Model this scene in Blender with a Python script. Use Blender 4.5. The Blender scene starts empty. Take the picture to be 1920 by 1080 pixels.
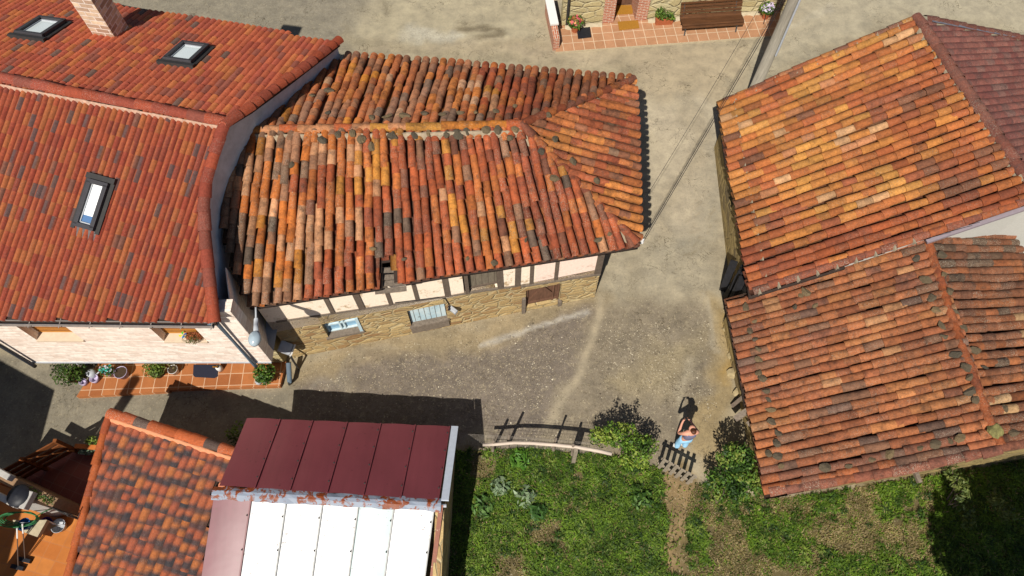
import bpy, bmesh, math, random
import numpy as np
from mathutils import Vector, Matrix
SC = bpy.context.scene
COL = SC.collection
R = math.radians
# ------------------------------------------------------------------ camera, sky, sun, exposure
FPX, TILT, HC = 1330.0, R(27.4), 18.8
cam_d = bpy.data.cameras.new('camera'); cam = bpy.data.objects.new('camera', cam_d); COL.objects.link(cam)
cam.location = (0, 0, HC); cam.rotation_euler = (TILT, 0, 0)
cam_d.sensor_width = 36; cam_d.lens = FPX / 1920 * 36; cam_d.clip_end = 3000
SC.camera = cam
SH = (.30, .78)                       # shadow offset on the ground per metre of height
world = bpy.data.worlds.new('World'); SC.world = world; world.use_nodes = True
wt = world.node_tree; bg = wt.nodes['Background']
sky = wt.nodes.new('ShaderNodeTexSky'); sky.sky_type = 'NISHITA'; sky.sun_disc = False
sky.sun_elevation = math.atan(1 / math.hypot(*SH)); sky.sun_rotation = math.atan2(-SH[0], -SH[1])
wt.links.new(sky.outputs[0], bg.inputs[0]); bg.inputs[1].default_value = .05
sun_d = bpy.data.lights.new('sun', 'SUN'); sun_d.energy = 5; sun_d.angle = R(.5); sun_d.color = (1, .945, .85)
sun = bpy.data.objects.new('sun', sun_d); COL.objects.link(sun)
sun.rotation_euler = Vector((SH[0], SH[1], -1)).to_track_quat('-Z', 'Y').to_euler(); sun.location = (-8, -20, 30)
SC.view_settings.view_transform = 'Standard'; SC.view_settings.look = 'None'
SC.view_settings.exposure = .4; SC.view_settings.gamma = 1
SC.render.engine = 'CYCLES'; SC.cycles.samples = 96; SC.cycles.max_bounces = 6
# ------------------------------------------------------------------ measuring helpers (photo pixel + height -> metres)
CF = np.array([0, math.sin(TILT), -math.cos(TILT)]); CU = np.array([0, math.cos(TILT), math.sin(TILT)]); CC = np.array([0, 0, HC])
def ray(x, y): return CF + (x - 960) / FPX * np.array([1., 0, 0]) + (540 - y) / FPX * CU
def at(x, y, z=0.): r = ray(x, y); return CC + (z - HC) / r[2] * r
def V(x, y, z=0.): return Vector(at(x, y, z))
def pj(P):
    d = np.asarray(P, float) - CC; w = d @ CF
    return np.stack([960 + FPX * d[..., 0] / w, 540 - FPX * (d @ CU) / w], -1)
def inpoly(q, poly):
    x, y = q[..., 0], q[..., 1]; c = np.zeros(x.shape, bool); n = len(poly)
    for i in range(n):
        x0, y0 = poly[i]; x1, y1 = poly[(i + 1) % n]
        if y0 == y1: continue
        k = ((y0 > y) != (y1 > y)) & (x < (x1 - x0) * (y - y0) / (y1 - y0) + x0); c ^= k
    return c
def polydist(x, y, poly, closed=True):
    d = np.full(x.shape, 1e9); n = len(poly)
    for i in range(n if closed else n - 1):
        ax, ay = poly[i][:2]; bx, by = poly[(i + 1) % n][:2]; vx, vy = bx - ax, by - ay
        t = np.clip(((x - ax) * vx + (y - ay) * vy) / (vx * vx + vy * vy + 1e-9), 0, 1)
        d = np.minimum(d, np.hypot(x - ax - t * vx, y - ay - t * vy))
    return d
def vnoise(x, y, sc, seed=0):
    rg = np.random.RandomState(seed); T = rg.rand(64, 64)
    x = np.asarray(x) / sc + 1000; y = np.asarray(y) / sc + 1000
    i = np.floor(x).astype(int); j = np.floor(y).astype(int); fx = x - i; fy = y - j
    fx = fx * fx * (3 - 2 * fx); fy = fy * fy * (3 - 2 * fy)
    g = lambda a, b: T[a % 64, b % 64]
    return (g(i, j) * (1 - fx) + g(i + 1, j) * fx) * (1 - fy) + (g(i, j + 1) * (1 - fx) + g(i + 1, j + 1) * fx) * fy
def lin(c): c = np.asarray(c, float) / 255; return np.where(c <= .04045, c / 12.92, ((c + .055) / 1.055) ** 2.4)
def alb(r, g, b, k=.72): return tuple(np.minimum(lin((r, g, b)) * k, .86))
# ------------------------------------------------------------------ materials
class NT:
    def __init__(s, name):
        s.m = bpy.data.materials.new(name); s.m.use_nodes = True; s.t = s.m.node_tree; s.b = s.t.nodes['Principled BSDF']
        s.b.inputs['Specular IOR Level'].default_value = .25
    def n(s, typ, **kw):
        o = s.t.nodes.new('ShaderNode' + typ)
        for k, v in kw.items():
            if k[0] == '_': setattr(o, k[1:], v)
            else: s.put(o.inputs[k.replace('__', ' ')], v)
        return o
    def put(s, sock, v):
        if isinstance(v, bpy.types.NodeSocket): s.t.links.new(v, sock)
        elif isinstance(v, (tuple, list)) and len(v) == 3 and sock.type == 'RGBA': sock.default_value = (*v, 1)
        else: sock.default_value = v
    def coord(s, kind='Object'): return s.n('TexCoord').outputs[kind]
    def noise(s, scale, detail=4, rough=.6, co=None, dist=0):
        o = s.n('TexNoise', Scale=scale, Detail=detail, Roughness=rough, Distortion=dist); s.put(o.inputs['Vector'], co if co else s.coord()); return o.outputs['Fac']
    def ramp(s, f, a, b):
        o = s.n('MapRange'); s.put(o.inputs[0], f); o.inputs[1].default_value = a; o.inputs[2].default_value = b; o.clamp = True; return o.outputs[0]
    def mix(s, f, a, b, bt='MIX'):
        o = s.n('MixRGB', _blend_type=bt); s.put(o.inputs[0], f); s.put(o.inputs[1], a); s.put(o.inputs[2], b); return o.outputs[0]
    def math(s, op, a, b): o = s.n('Math', _operation=op); s.put(o.inputs[0], a); s.put(o.inputs[1], b); return o.outputs[0]
    def attr(s, name='Col'): o = s.n('Attribute', _attribute_name=name); return o
    def bump(s, h, st=.4, d=.02): o = s.n('Bump', Strength=st, Distance=d); s.put(o.inputs['Height'], h); s.put(s.b.inputs['Normal'], o.outputs[0])
    def done(s, col, rough=.8, metal=0.):
        s.put(s.b.inputs['Base Color'], col); s.put(s.b.inputs['Roughness'], rough); s.b.inputs['Metallic'].default_value = metal; return s.m
MC = {}
def flat(name, c, rough=.7, var=.25, scale=9., metal=0., bump=.15):
    if name in MC: return MC[name]
    t = NT(name); f = t.noise(scale, 5, .65); f2 = t.noise(scale * 6, 3, .7)
    k = t.mix(t.ramp(f, .3, .7), tuple(np.array(c) * (1 - var)), tuple(np.minimum(np.array(c) * (1 + var), .9)))
    k = t.mix(t.math('MULTIPLY', t.ramp(f2, .45, .75), var), k, tuple(np.array(c) * .55))
    t.bump(f2, bump, .01); MC[name] = t.done(k, rough, metal); return MC[name]
def tilemat(name, stain=(40, 30, 26), lich=(190, 184, 165), sk=.62, spec=.2):
    t = NT(name); a = t.attr(); col = a.outputs['Color']; al = a.outputs['Alpha']; co = t.coord()
    f1 = t.noise(5, 5, .7, co); f2 = t.noise(22, 5, .75, co); f3 = t.noise(60, 3, .7, co)
    k = t.mix(1, col, t.mix(t.ramp(f2, .3, .72), (.62, .6, .6), (1.22, 1.2, 1.17)), 'MULTIPLY')
    k = t.mix(t.math('MULTIPLY', t.ramp(f1, .46, .68), sk), k, alb(*stain)); f4 = t.noise(1.6, 6, .72, co, .4); k = t.mix(t.math('MULTIPLY', t.ramp(f4, .5, .68), sk * .8), k, t.mix(1, k, (.5, .47, .46), 'MULTIPLY')); k = t.mix(t.math('MULTIPLY', t.ramp(t.noise(34, 4, .8, co), .57, .66), sk * .8), k, alb(70, 54, 44))
    k = t.mix(t.math('MULTIPLY', t.ramp(f3, .56, .66), al), k, alb(*lich))
    t.bump(f3, .35, .008); t.b.inputs['Specular IOR Level'].default_value = spec
    return t.done(k, .82)
M = {}
M['old'] = tilemat('weathered_clay'); M['barn'] = tilemat('barn_clay', sk=.4); M['new'] = tilemat('factory_clay', sk=.12, lich=(205, 190, 175))
M['dusty'] = tilemat('dusty_clay', stain=(75, 60, 60), sk=.6)
def leafmat():
    t = NT('leaf'); a = t.attr().outputs['Color']; d = t.n('BsdfTranslucent', Color=a)
    mx = t.n('MixShader'); mx.inputs[0].default_value = .25
    t.done(a, .55); t.b.inputs['Specular IOR Level'].default_value = .3
    t.t.links.new(t.b.outputs[0], mx.inputs[1]); t.t.links.new(d.outputs[0], mx.inputs[2])
    t.t.links.new(mx.outputs[0], t.t.nodes['Material Output'].inputs[0]); return t.m
M['leaf'] = leafmat()
def stonewall(name, cs, mortar, sc=4.5):
    t = NT(name); uv = t.coord('UV'); mp = t.n('Mapping', Vector=uv); mp.inputs['Scale'].default_value = (sc * .55, sc * 1.35, 1)
    wob = t.n('MixRGB', _blend_type='ADD'); wob.inputs[0].default_value = .16; t.put(wob.inputs[1], mp.outputs[0])
    nz = t.n('TexNoise', Scale=2.2, Detail=3); t.put(nz.inputs['Vector'], mp.outputs[0]); t.put(wob.inputs[2], nz.outputs['Color'])
    vo = t.n('TexVoronoi', _feature='F1', Scale=1.0); t.put(vo.inputs['Vector'], wob.outputs[0])
    ve = t.n('TexVoronoi', _feature='DISTANCE_TO_EDGE', Scale=1.0); t.put(ve.inputs['Vector'], wob.outputs[0])
    sep = t.n('SeparateColor', Color=vo.outputs['Color'])
    k = t.mix(t.ramp(sep.outputs[0], 0, 1), cs[0], cs[1]); k = t.mix(t.ramp(sep.outputs[1], .5, 1), k, cs[2])
    k = t.mix(1, k, t.mix(t.noise(14, 5, .7, uv), (.55, .55, .55), (1.35, 1.35, 1.35)), 'MULTIPLY')
    e = t.ramp(ve.outputs['Distance'], .0, .09)
    k = t.mix(e, t.mix(t.noise(5, 3, .6, uv), mortar, tuple(np.array(mortar) * .6)), k)
    h = t.math('ADD', e, t.math('MULTIPLY', t.noise(18, 4, .7, uv), .6)); t.bump(h, .9, .04)
    return t.done(k, .9)
M['rubble'] = stonewall('rubble_stone', [alb(182, 152, 104), alb(214, 186, 132), alb(160, 122, 82)], alb(226, 206, 160))
M['rubble_dry'] = stonewall('barn_stone', [alb(150, 130, 85), alb(182, 158, 104), alb(128, 112, 84)], alb(196, 172, 118), 3.4)
M['yellow_stone'] = stonewall('pale_slab_stone', [alb(205, 188, 140), alb(188, 172, 128), alb(216, 202, 158)], alb(214, 200, 160), 3.2)
def brickmat(name, c1, c2, mort, w, h, ms=.008, off=.5):
    t = NT(name); uv = t.coord('UV'); b = t.n('TexBrick', Scale=1.0, Mortar__Size=ms, Bias=0.0, Brick__Width=w, Row__Height=h, Mortar__Smooth=.15)
    b.offset = off; t.put(b.inputs['Vector'], uv); t.put(b.inputs['Color1'], c1); t.put(b.inputs['Color2'], c2); t.put(b.inputs['Mortar'], mort)
    k = t.mix(1, b.outputs[0], t.mix(t.noise(7, 5, .7, uv), (.6, .6, .6), (1.35, 1.35, 1.35)), 'MULTIPLY')
    t.bump(t.math('ADD', t.math('SUBTRACT', 1., b.outputs['Fac']), t.math('MULTIPLY', t.noise(20, 4, .7, uv), .4)), .5, .02); return t.done(k, .85)
M['cladding'] = brickmat('split_stone_cladding', (.82, .74, .65), (.66, .52, .43), (.62, .54, .46), .3, .075, .004)
M['redbrick'] = brickmat('red_brick', alb(176, 98, 70), alb(200, 128, 96), alb(215, 195, 175), .24, .075, .012)
def floormat(name, c1, c2, gr, w):
    t = NT(name); uv = t.coord('UV'); b = t.n('TexBrick', Scale=1.0, Mortar__Size=.011, Brick__Width=w, Row__Height=w); b.offset = 0
    for k, v in (('Vector', uv), ('Color1', c1), ('Color2', c2), ('Mortar', gr)): t.put(b.inputs[k], v)
    k = t.mix(1, b.outputs[0], t.mix(t.noise(3, 5, .7, uv), (.68, .66, .64), (1.28, 1.26, 1.24)), 'MULTIPLY'); t.b.inputs['Specular IOR Level'].default_value = .3
    return t.done(k, .5)
M['floor_orange'] = floormat('terrace_tile', alb(186, 118, 70), alb(164, 100, 58), alb(214, 178, 146), .345)
M['floor_pink'] = floormat('porch_tile', alb(192, 146, 112), alb(182, 136, 102), alb(222, 200, 172), .38)
M['floor_patio'] = floormat('patio_tile', alb(204, 130, 62), alb(188, 112, 50), alb(186, 120, 70), .36)
M['floor_red'] = floormat('red_patio_tile', alb(150, 82, 62), alb(138, 74, 58), alb(150, 100, 80), .34)
def plastermat(name, c, blot=(196, 160, 112)):
    t = NT(name); uv = t.coord('UV'); f = t.noise(2.3, 5, .75, uv); g = t.noise(16, 4, .7, uv)
    k = t.mix(t.ramp(f, .56, .66), c, alb(*blot)); k = t.mix(t.math('MULTIPLY', t.ramp(g, .4, .75), .6), k, tuple(np.array(c) * .72)); t.bump(g, .5, .02); return t.done(k, .9)
M['plaster'] = plastermat('lime_plaster', alb(250, 226, 204, .95)); M['plaster_pink'] = plastermat('pink_plaster', alb(250, 222, 206, .9), (232, 200, 180))
M['stucco'] = flat('grey_stucco', (.44, .46, .51), .9, .16, 4); M['white_stucco'] = flat('white_stucco', alb(206, 204, 196), .9, .07, 20)
def woodmat(name, c, dark=.45, sc=(2, 30, 30)):
    t = NT(name); mp = t.n('Mapping', Vector=t.coord()); mp.inputs['Scale'].default_value = sc
    f = t.noise(1.5, 6, .75, mp.outputs[0], .4); k = t.mix(t.ramp(f, .3, .7), tuple(np.array(c) * dark), c); t.bump(f, .5, .01); return t.done(k, .8)
M['oldwood'] = woodmat('weathered_wood', alb(150, 135, 120), .4, (9, 9, 9)); M['darkwood'] = woodmat('dark_beam', alb(126, 110, 96), .45, (9, 9, 9))
M['brownwood'] = woodmat('brown_door_wood', alb(128, 92, 72), .5, (12, 3, 3)); M['benchwood'] = woodmat('bench_slat', alb(112, 72, 42), .35, (1.2, 14, 14))
M['greywood'] = woodmat('grey_shutter', alb(142, 130, 112), .55, (12, 12, 2)); M['barkpole'] = woodmat('peeled_pole', alb(226, 208, 190), .7, (3, 14, 14))
M['gatewood'] = woodmat('gate_wood', alb(176, 162, 142), .5, (8, 8, 8)); M['polewood'] = woodmat('utility_pole_wood', alb(176, 168, 152), .5, (22, 22, 1.2))
M['slatwood'] = woodmat('slat_fence_wood', alb(140, 80, 36), .4, (4, 4, 14))
def bluepaint():
    t = NT('peeling_blue_paint'); f = t.noise(7, 6, .8); f2 = t.noise(3, 3, .6)
    k = t.mix(t.ramp(f2, .3, .7), alb(182, 212, 224), alb(224, 238, 240)); k = t.mix(t.ramp(f, .6, .64), k, alb(96, 86, 78)); return t.done(k, .6)
M['blue'] = bluepaint()
def rusty(name, base, amt=.5, sc=3.):
    t = NT(name); f = t.noise(sc, 7, .72, None, .6); k = t.mix(t.ramp(f, amt, amt + .05), base, t.mix(t.noise(16, 4, .7), alb(158, 74, 24), alb(96, 46, 24)))
    t.bump(f, .3, .02); return t.done(k, .5)
M['flashing'] = rusty('rusty_flashing', alb(142, 152, 168), .49, 4.5); M['rust'] = rusty('rust_edge', alb(216, 190, 160), .36, 4)
def sheet(name, c, spot, amt):
    t = NT(name); f = t.noise(13, 5, .8); g = t.noise(.9, 3, .6)
    k = t.mix(t.ramp(g, .3, .75), c, tuple(np.array(c) * .82)); k = t.mix(t.ramp(f, amt, amt + .03), k, alb(*spot)); t.bump(g, .25, .03)
    vo = t.n('TexVoronoi', _feature='F1', Scale=7.); t.put(vo.inputs['Vector'], t.coord()); sp = t.n('SeparateColor', Color=vo.outputs['Color']); k = t.mix(t.math('MULTIPLY', t.math('SUBTRACT', 1., t.ramp(vo.outputs['Distance'], .1, .2)), t.math('MULTIPLY', t.ramp(sp.outputs[0], .72, .74), t.ramp(t.noise(.8, 3, .6), .42, .55))), k, alb(*spot))
    mp = t.n('Mapping', Vector=t.coord()); mp.inputs['Scale'].default_value = (7, .5, .5); k = t.mix(t.math('MULTIPLY', t.ramp(t.noise(1., 5, .7, mp.outputs[0]), .45, .75), .35), k, tuple(np.array(c) * .62))
    t.b.inputs['Specular IOR Level'].default_value = .35; return t.done(k, .42)
M['maroon'] = sheet('maroon_sheet', alb(122, 60, 66), (96, 46, 50), .64); M['maroon_worn'] = sheet('worn_maroon_sheet', alb(132, 80, 88), (120, 84, 80), .68)
M['white_sheet'] = sheet('white_sheet', (.6, .605, .61), (96, 78, 72), .6); M['cyan_sheet'] = sheet('pale_cyan_sheet', (.34, .43, .435), (110, 90, 80), .64)
M['pale_trim'] = flat('pale_metal_trim', alb(196, 204, 216), .5, .08)
M['mortar'] = flat('lime_mortar', alb(168, 150, 126), .95, .3, 12, 0, .6); M['grey_mortar'] = flat('grey_mortar', alb(160, 148, 126), .95, .25, 14, 0, .6)
M['pinkmortar'] = flat('pink_mortar', alb(222, 150, 110), .95, .15, 14)
M['under'] = flat('roof_deck', alb(58, 46, 40), .95, .3); M['black'] = flat('black_plastic', (.012, .013, .018), .5, .2); M['frame'] = flat('dark_frame', alb(66, 64, 68), .45, .1)
M['iron'] = flat('iron', (.03, .028, .027), .5, .2); M['gutter'] = flat('zinc_gutter', alb(150, 140, 134), .5, .15); M['navy'] = flat('navy_mat', alb(44, 46, 62), .95, .25, 40)
M['pipe'] = flat('blue_grey_pipe', alb(112, 128, 142), .45, .1); M['greymetal'] = flat('grey_metal', alb(186, 190, 196), .45, .1); M['whitep'] = flat('white_plastic', alb(236, 234, 230), .5, .05)
t_ = NT('roof_stone'); oi_ = t_.n('ObjectInfo').outputs['Random']; k_ = t_.mix(t_.ramp(oi_, 0, 1), alb(146, 124, 92), alb(96, 88, 76)); k_ = t_.mix(1, k_, t_.mix(t_.noise(3., 6, .75), (.45, .45, .45), (1.35, 1.35, 1.3)), 'MULTIPLY'); t_.bump(t_.noise(6, 5, .7), .7, .1); M['roofstone'] = t_.done(k_, .95)
M['mossstone'] = flat('mossy_stone', alb(132, 126, 78), .95, .5, 14, 0, .7); M['rock'] = flat('field_rock', alb(176, 158, 120), .95, .3, 9, 0, .7)
M['concrete'] = flat('concrete', alb(192, 178, 150), .9, .15, 8); M['terra'] = flat('terracotta', alb(176, 98, 62), .8, .2); M['soil'] = flat('soil', alb(74, 58, 44), 1., .3, 20)
M['yellowmat'] = flat('coir_mat', alb(168, 118, 40), .95, .2, 30); M['blindorange'] = flat('wood_shutter', alb(206, 140, 62), .6, .1, 4); M['sill'] = flat('stone_sill', alb(226, 204, 178), .8, .08)
M['skin'] = flat('skin', alb(222, 160, 134), .55, .06, 12, 0, .05); M['hair'] = flat('brown_hair', alb(92, 54, 34), .5, .35, 40); M['jeans'] = flat('light_blue_cloth', alb(150, 200, 232, .9), .9, .1, 20); M['tank'] = flat('grey_violet_cloth', alb(118, 116, 142), .9, .12, 30)
M['green_hose'] = flat('green_hose', alb(40, 110, 62), .5, .1); M['purple'] = flat('purple_plastic', alb(96, 40, 170), .4, .05); M['bluep'] = flat('blue_plastic', alb(30, 90, 150), .4, .05); M['lilac'] = flat('lilac_ceramic', alb(192, 178, 208), .5, .1)
M['tarp'] = flat('black_tarp', (.016, .016, .019), .6, .3, 6, 0, .5); M['mesh'] = flat('fence_wire', alb(150, 140, 128), .6, .1)
def glass(name, c, rough=.06, spec=.6):
    t = NT(name); t.b.inputs['Specular IOR Level'].default_value = spec; k = t.mix(t.ramp(t.noise(2., 3, .5), .3, .7), tuple(np.array(c) * .9), c); return t.done(k, rough)
M['pane'] = glass('pane_over_pale_blind', (.62, .68, .68)); M['pane_white'] = glass('pane_over_white_blind', (.85, .86, .86)); M['pane_blue'] = glass('bare_pane', alb(96, 132, 178)); M['pane_dark'] = glass('dark_pane', alb(60, 66, 74)); M['lamp_glass'] = glass('lamp_glass', alb(176, 192, 202), .15)
# ------------------------------------------------------------------ mesh builders
def tag(o, label=None, cat=None, group=None, kind=None):
    for k, v in (('label', label), ('category', cat), ('group', group), ('kind', kind)):
        if v: o[k] = v
    return o
def empty(name, loc, label, cat, group=None):
    o = bpy.data.objects.new(name, None); COL.objects.link(o); o.location = Vector(loc); o.empty_display_size = .2; return tag(o, label, cat, group)
def link(name, me, mat, parent=None):
    o = bpy.data.objects.new(name, me); COL.objects.link(o); me.materials.append(mat)
    if parent is not None:
        o.parent = parent; o.matrix_parent_inverse = Matrix.Translation(parent.location).inverted() if parent.type == 'EMPTY' else Matrix()
    return o
class MB:
    def __init__(s): s.v = []; s.f = []; s.uv = []; s.c = []
    def face(s, pts, uvs=None):
        b = len(s.v); s.v += [tuple(p) for p in pts]; s.f.append(tuple(range(b, b + len(pts)))); s.uv.append(uvs)
    def add(s, vs, fs):
        b = len(s.v); s.v += [tuple(p) for p in vs]
        for f in fs: s.f.append(tuple(b + i for i in f)); s.uv.append(None)
    def box(s, c, sx, sy, sz, rz=0, mtx=None):
        m = mtx if mtx is not None else Matrix.Translation(Vector(c)) @ Matrix.Rotation(rz, 4, 'Z')
        vs = [m @ Vector((x * sx / 2, y * sy / 2, z * sz / 2)) for x in (-1, 1) for y in (-1, 1) for z in (-1, 1)]
        s.add(vs, [(0, 1, 3, 2), (4, 6, 7, 5), (0, 4, 5, 1), (2, 3, 7, 6), (0, 2, 6, 4), (1, 5, 7, 3)]); return s
    def beam(s, a, b, w, h, up=(0, 0, 1)):
        a = Vector(a); b = Vector(b); t = (b - a); L = t.length; t.normalize(); u = Vector(up); x = t.cross(u)
        if x.length < 1e-4: x = t.cross(Vector((1, 0, 0)))
        x.normalize(); n = x.cross(t)
        m = Matrix((t, x, n)).transposed().to_4x4(); m.translation = (a + b) / 2; return s.box(None, L, w, h, mtx=m)
    def tube(s, pts, r, n=8, r1=None):
        pts = [Vector(p) for p in pts]; k = len(pts); b = len(s.v)
        for i, p in enumerate(pts):
            t = (pts[min(i + 1, k - 1)] - pts[max(i - 1, 0)]).normalized(); x = t.cross(Vector((0, 0, 1)))
            if x.length < .02: x = t.cross(Vector((1, 0, 0)))
            x.normalize(); y = x.cross(t); rr = r if r1 is None else r + (r1 - r) * i / (k - 1)
            for j in range(n):
                a = 2 * math.pi * j / n; s.v.append(tuple(p + rr * (x * math.cos(a) + y * math.sin(a))))
        for i in range(k - 1):
            for j in range(n): s.f.append((b + i * n + j, b + i * n + (j + 1) % n, b + (i + 1) * n + (j + 1) % n, b + (i + 1) * n + j)); s.uv.append(None)
        s.f.append(tuple(b + j for j in range(n))); s.f.append(tuple(b + (k - 1) * n + j for j in range(n))); s.uv += [None, None]; return s
    def lathe(s, c, prof, n=16):
        c = Vector(c); b = len(s.v); k = len(prof)
        for r, z in prof:
            for j in range(n): a = 2 * math.pi * j / n; s.v.append((c.x + r * math.cos(a), c.y + r * math.sin(a), c.z + z))
        for i in range(k - 1):
            for j in range(n): s.f.append((b + i * n + j, b + i * n + (j + 1) % n, b + (i + 1) * n + (j + 1) % n, b + (i + 1) * n + j)); s.uv.append(None)
        return s
    def prism(s, poly, z0, z1):
        n = len(poly); zz = lambda z, i: z[i] if isinstance(z, (list, tuple)) else z
        lo = [(p[0], p[1], zz(z0, i)) for i, p in enumerate(poly)]; hi = [(p[0], p[1], zz(z1, i)) for i, p in enumerate(poly)]
        s.face(hi, [(p[0], p[1]) for p in poly]); s.face(lo[::-1], [(p[0], p[1]) for p in poly][::-1]); u = 0
        for i in range(n):
            j = (i + 1) % n; L = math.hypot(poly[j][0] - poly[i][0], poly[j][1] - poly[i][1])
            s.face([lo[i], lo[j], hi[j], hi[i]], [(u, lo[i][2]), (u + L, lo[j][2]), (u + L, hi[j][2]), (u, hi[i][2])]); u += L
        return s
    def stone(s, c, r, seed, flatz=.6):
        rg = random.Random(seed); bm = bmesh.new(); bmesh.ops.create_icosphere(bm, subdivisions=2, radius=1)
        ds = [Vector((rg.gauss(0, 1), rg.gauss(0, 1), rg.gauss(0, 1))).normalized() for _ in range(12)]; hs = [rg.uniform(.5, .85) for _ in ds]
        sx, sy = rg.uniform(.8, 1.25), rg.uniform(.7, 1.)
        for v in bm.verts:
            for d, h in zip(ds, hs):
                k = v.co.dot(d)
                if k > h: v.co -= d * (k - h)
            v.co = Vector((v.co.x * sx, v.co.y * sy, v.co.z * flatz)) * r + Vector(c)
        s.add([v.co[:] for v in bm.verts], [[v.index for v in f.verts] for f in bm.faces]); bm.free(); return s
    def build(s, name, mat, parent=None, smooth=False, bevel=0):
        me = bpy.data.meshes.new(name); me.from_pydata(s.v, [], s.f)
        if any(u is not None for u in s.uv):
            ul = me.uv_layers.new(name='UVMap'); i = 0; dat = []
            for f, u in zip(s.f, s.uv): dat += (list(u) if u is not None else [(0, 0)] * len(f))
            ul.data.foreach_set('uv', [float(q) for p in dat for q in p[:2]])
        if smooth: me.polygons.foreach_set('use_smooth', [True] * len(me.polygons))
        o = link(name, me, mat, parent)
        if bevel:
            b = o.modifiers.new('bevel', 'BEVEL'); b.width = bevel; b.segments = 2; b.limit_method = 'ANGLE'
        return o
def npmesh(name, v, quads, col, mat, parent=None, smooth=False, k=4):
    me = bpy.data.meshes.new(name); v = np.asarray(v, np.float32); q = np.asarray(quads, np.int32)
    me.vertices.add(len(v)); me.vertices.foreach_set('co', v.ravel())
    me.loops.add(q.size); me.loops.foreach_set('vertex_index', q.ravel())
    me.polygons.add(len(q)); me.polygons.foreach_set('loop_start', np.arange(len(q), dtype=np.int32) * k); me.polygons.foreach_set('loop_total', np.full(len(q), k, np.int32))
    if smooth: me.polygons.foreach_set('use_smooth', np.ones(len(q), bool))
    me.update(calc_edges=True)
    if col is not None:
        c = np.asarray(col, np.float32)
        if c.shape[1] == 3: c = np.concatenate([c, np.zeros((len(c), 1), np.float32)], 1)
        a = me.attributes.new('Col', 'FLOAT_COLOR', 'POINT'); a.data.foreach_set('color', c.ravel())
    return link(name, me, mat, parent)
# ------------------------------------------------------------------ roofs
class Quad:
    """bilinear roof surface: eave0, eave1, ridge1, ridge0 (3-D)"""
    def __init__(s, e0, e1, r1, r0, sag=0, seed=0): s.e0, s.e1, s.r1, s.r0 = [np.array(p, float) for p in (e0, e1, r1, r0)]; s.sag = sag; s.seed = seed
    def P(s, u, v):
        u = np.asarray(u)[..., None]; v = np.asarray(v)[..., None]
        p = (s.e0 * (1 - u) + s.e1 * u) * (1 - v) + (s.r0 * (1 - u) + s.r1 * u) * v
        if s.sag: p = p + np.array([0, 0, 1.]) * ((vnoise(p[..., 0], p[..., 1], 1.7, s.seed) - .5) * s.sag)[..., None]
        return p
    def fr(s, u, v):
        u0 = np.float64(u); v0 = np.float64(v); a = s.P(u0 + .01, v0) - s.P(u0 - .01, v0); t = s.P(u0, v0 + .01) - s.P(u0, v0 - .01)
        t /= np.linalg.norm(t); n = np.cross(a, t); n /= np.linalg.norm(n)
        if n[2] < 0: n = -n
        return t, np.cross(t, n), n
    def inv(s, px, py):
        u = v = .5
        for _ in range(25):
            q = pj(s.P(u, v)); ju = (pj(s.P(u + 1e-3, v)) - q) / 1e-3; jv = (pj(s.P(u, v + 1e-3)) - q) / 1e-3
            d = np.linalg.solve(np.stack([ju, jv], 1), np.array([px, py]) - q); u += np.clip(d[0], -.5, .5); v += np.clip(d[1], -.5, .5)
        return u, v
    def on(s, px, py): return s.P(*s.inv(px, py))
ANG = np.radians(np.linspace(-84, 84, 8))
def add_tile(B, base, t, sd, n, L, r0, r1, l0, l1, col, flip=1, lip=True, squash=1.0):
    sa, ca = np.sin(ANG)[:, None], np.cos(ANG)[:, None] * squash * flip; i0 = B['n']
    low = base + sd * r0 * sa + n * (r0 * ca + l0); up = base + t * L + sd * r1 * sa + n * (r1 * ca + l1); m = 8
    vs = [low, (low + up) / 2 + n * .004, up]
    if lip:
        ri = r0 - .012; inn = base + sd * ri * sa + n * (ri * ca + l0 - .002); vs += [low.copy(), inn, inn.copy(), inn + t * .07 - n * .004]
    vs = np.concatenate(vs); B['v'].append(vs)
    c = np.tile(np.asarray(col, float), (len(vs), 1)); B['c'].append(c)
    rows = [(0, 1), (1, 2)] + ([(4, 3), (6, 5)] if lip else [])
    for a, b in rows:
        k = np.arange(m - 1); B['f'].append(np.stack([i0 + a * m + k, i0 + a * m + k + 1, i0 + b * m + k + 1, i0 + b * m + k], 1))
    B['n'] += len(vs)
def drift(rg, pal, P, seed):
    p = sorted(pal, key=lambda q: q[0] * .3 + q[1] * .6 + q[2] * .1); w = np.cumsum([q[3] for q in p]); r = np.clip(.62 * vnoise(P[0], P[1], .75, seed) + .38 * rg.rand(), .0, .9999); r = np.clip((r - .5) * 1.55 + .5, 0, .999)
    if rg.rand() < .16: r = rg.rand()
    return p[int(np.searchsorted(w / w[-1], r))]
def newB(): return {'v': [], 'f': [], 'c': [], 'n': 0}
def finB(B, name, mat, parent): return npmesh(name, np.concatenate(B['v']), np.concatenate(B['f']), np.concatenate(B['c']), mat, parent, True)
def pickc(rg, pal): return pal[rg.choice(len(pal), p=[p[3] for p in pal] / np.sum([p[3] for p in pal]))]
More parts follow.
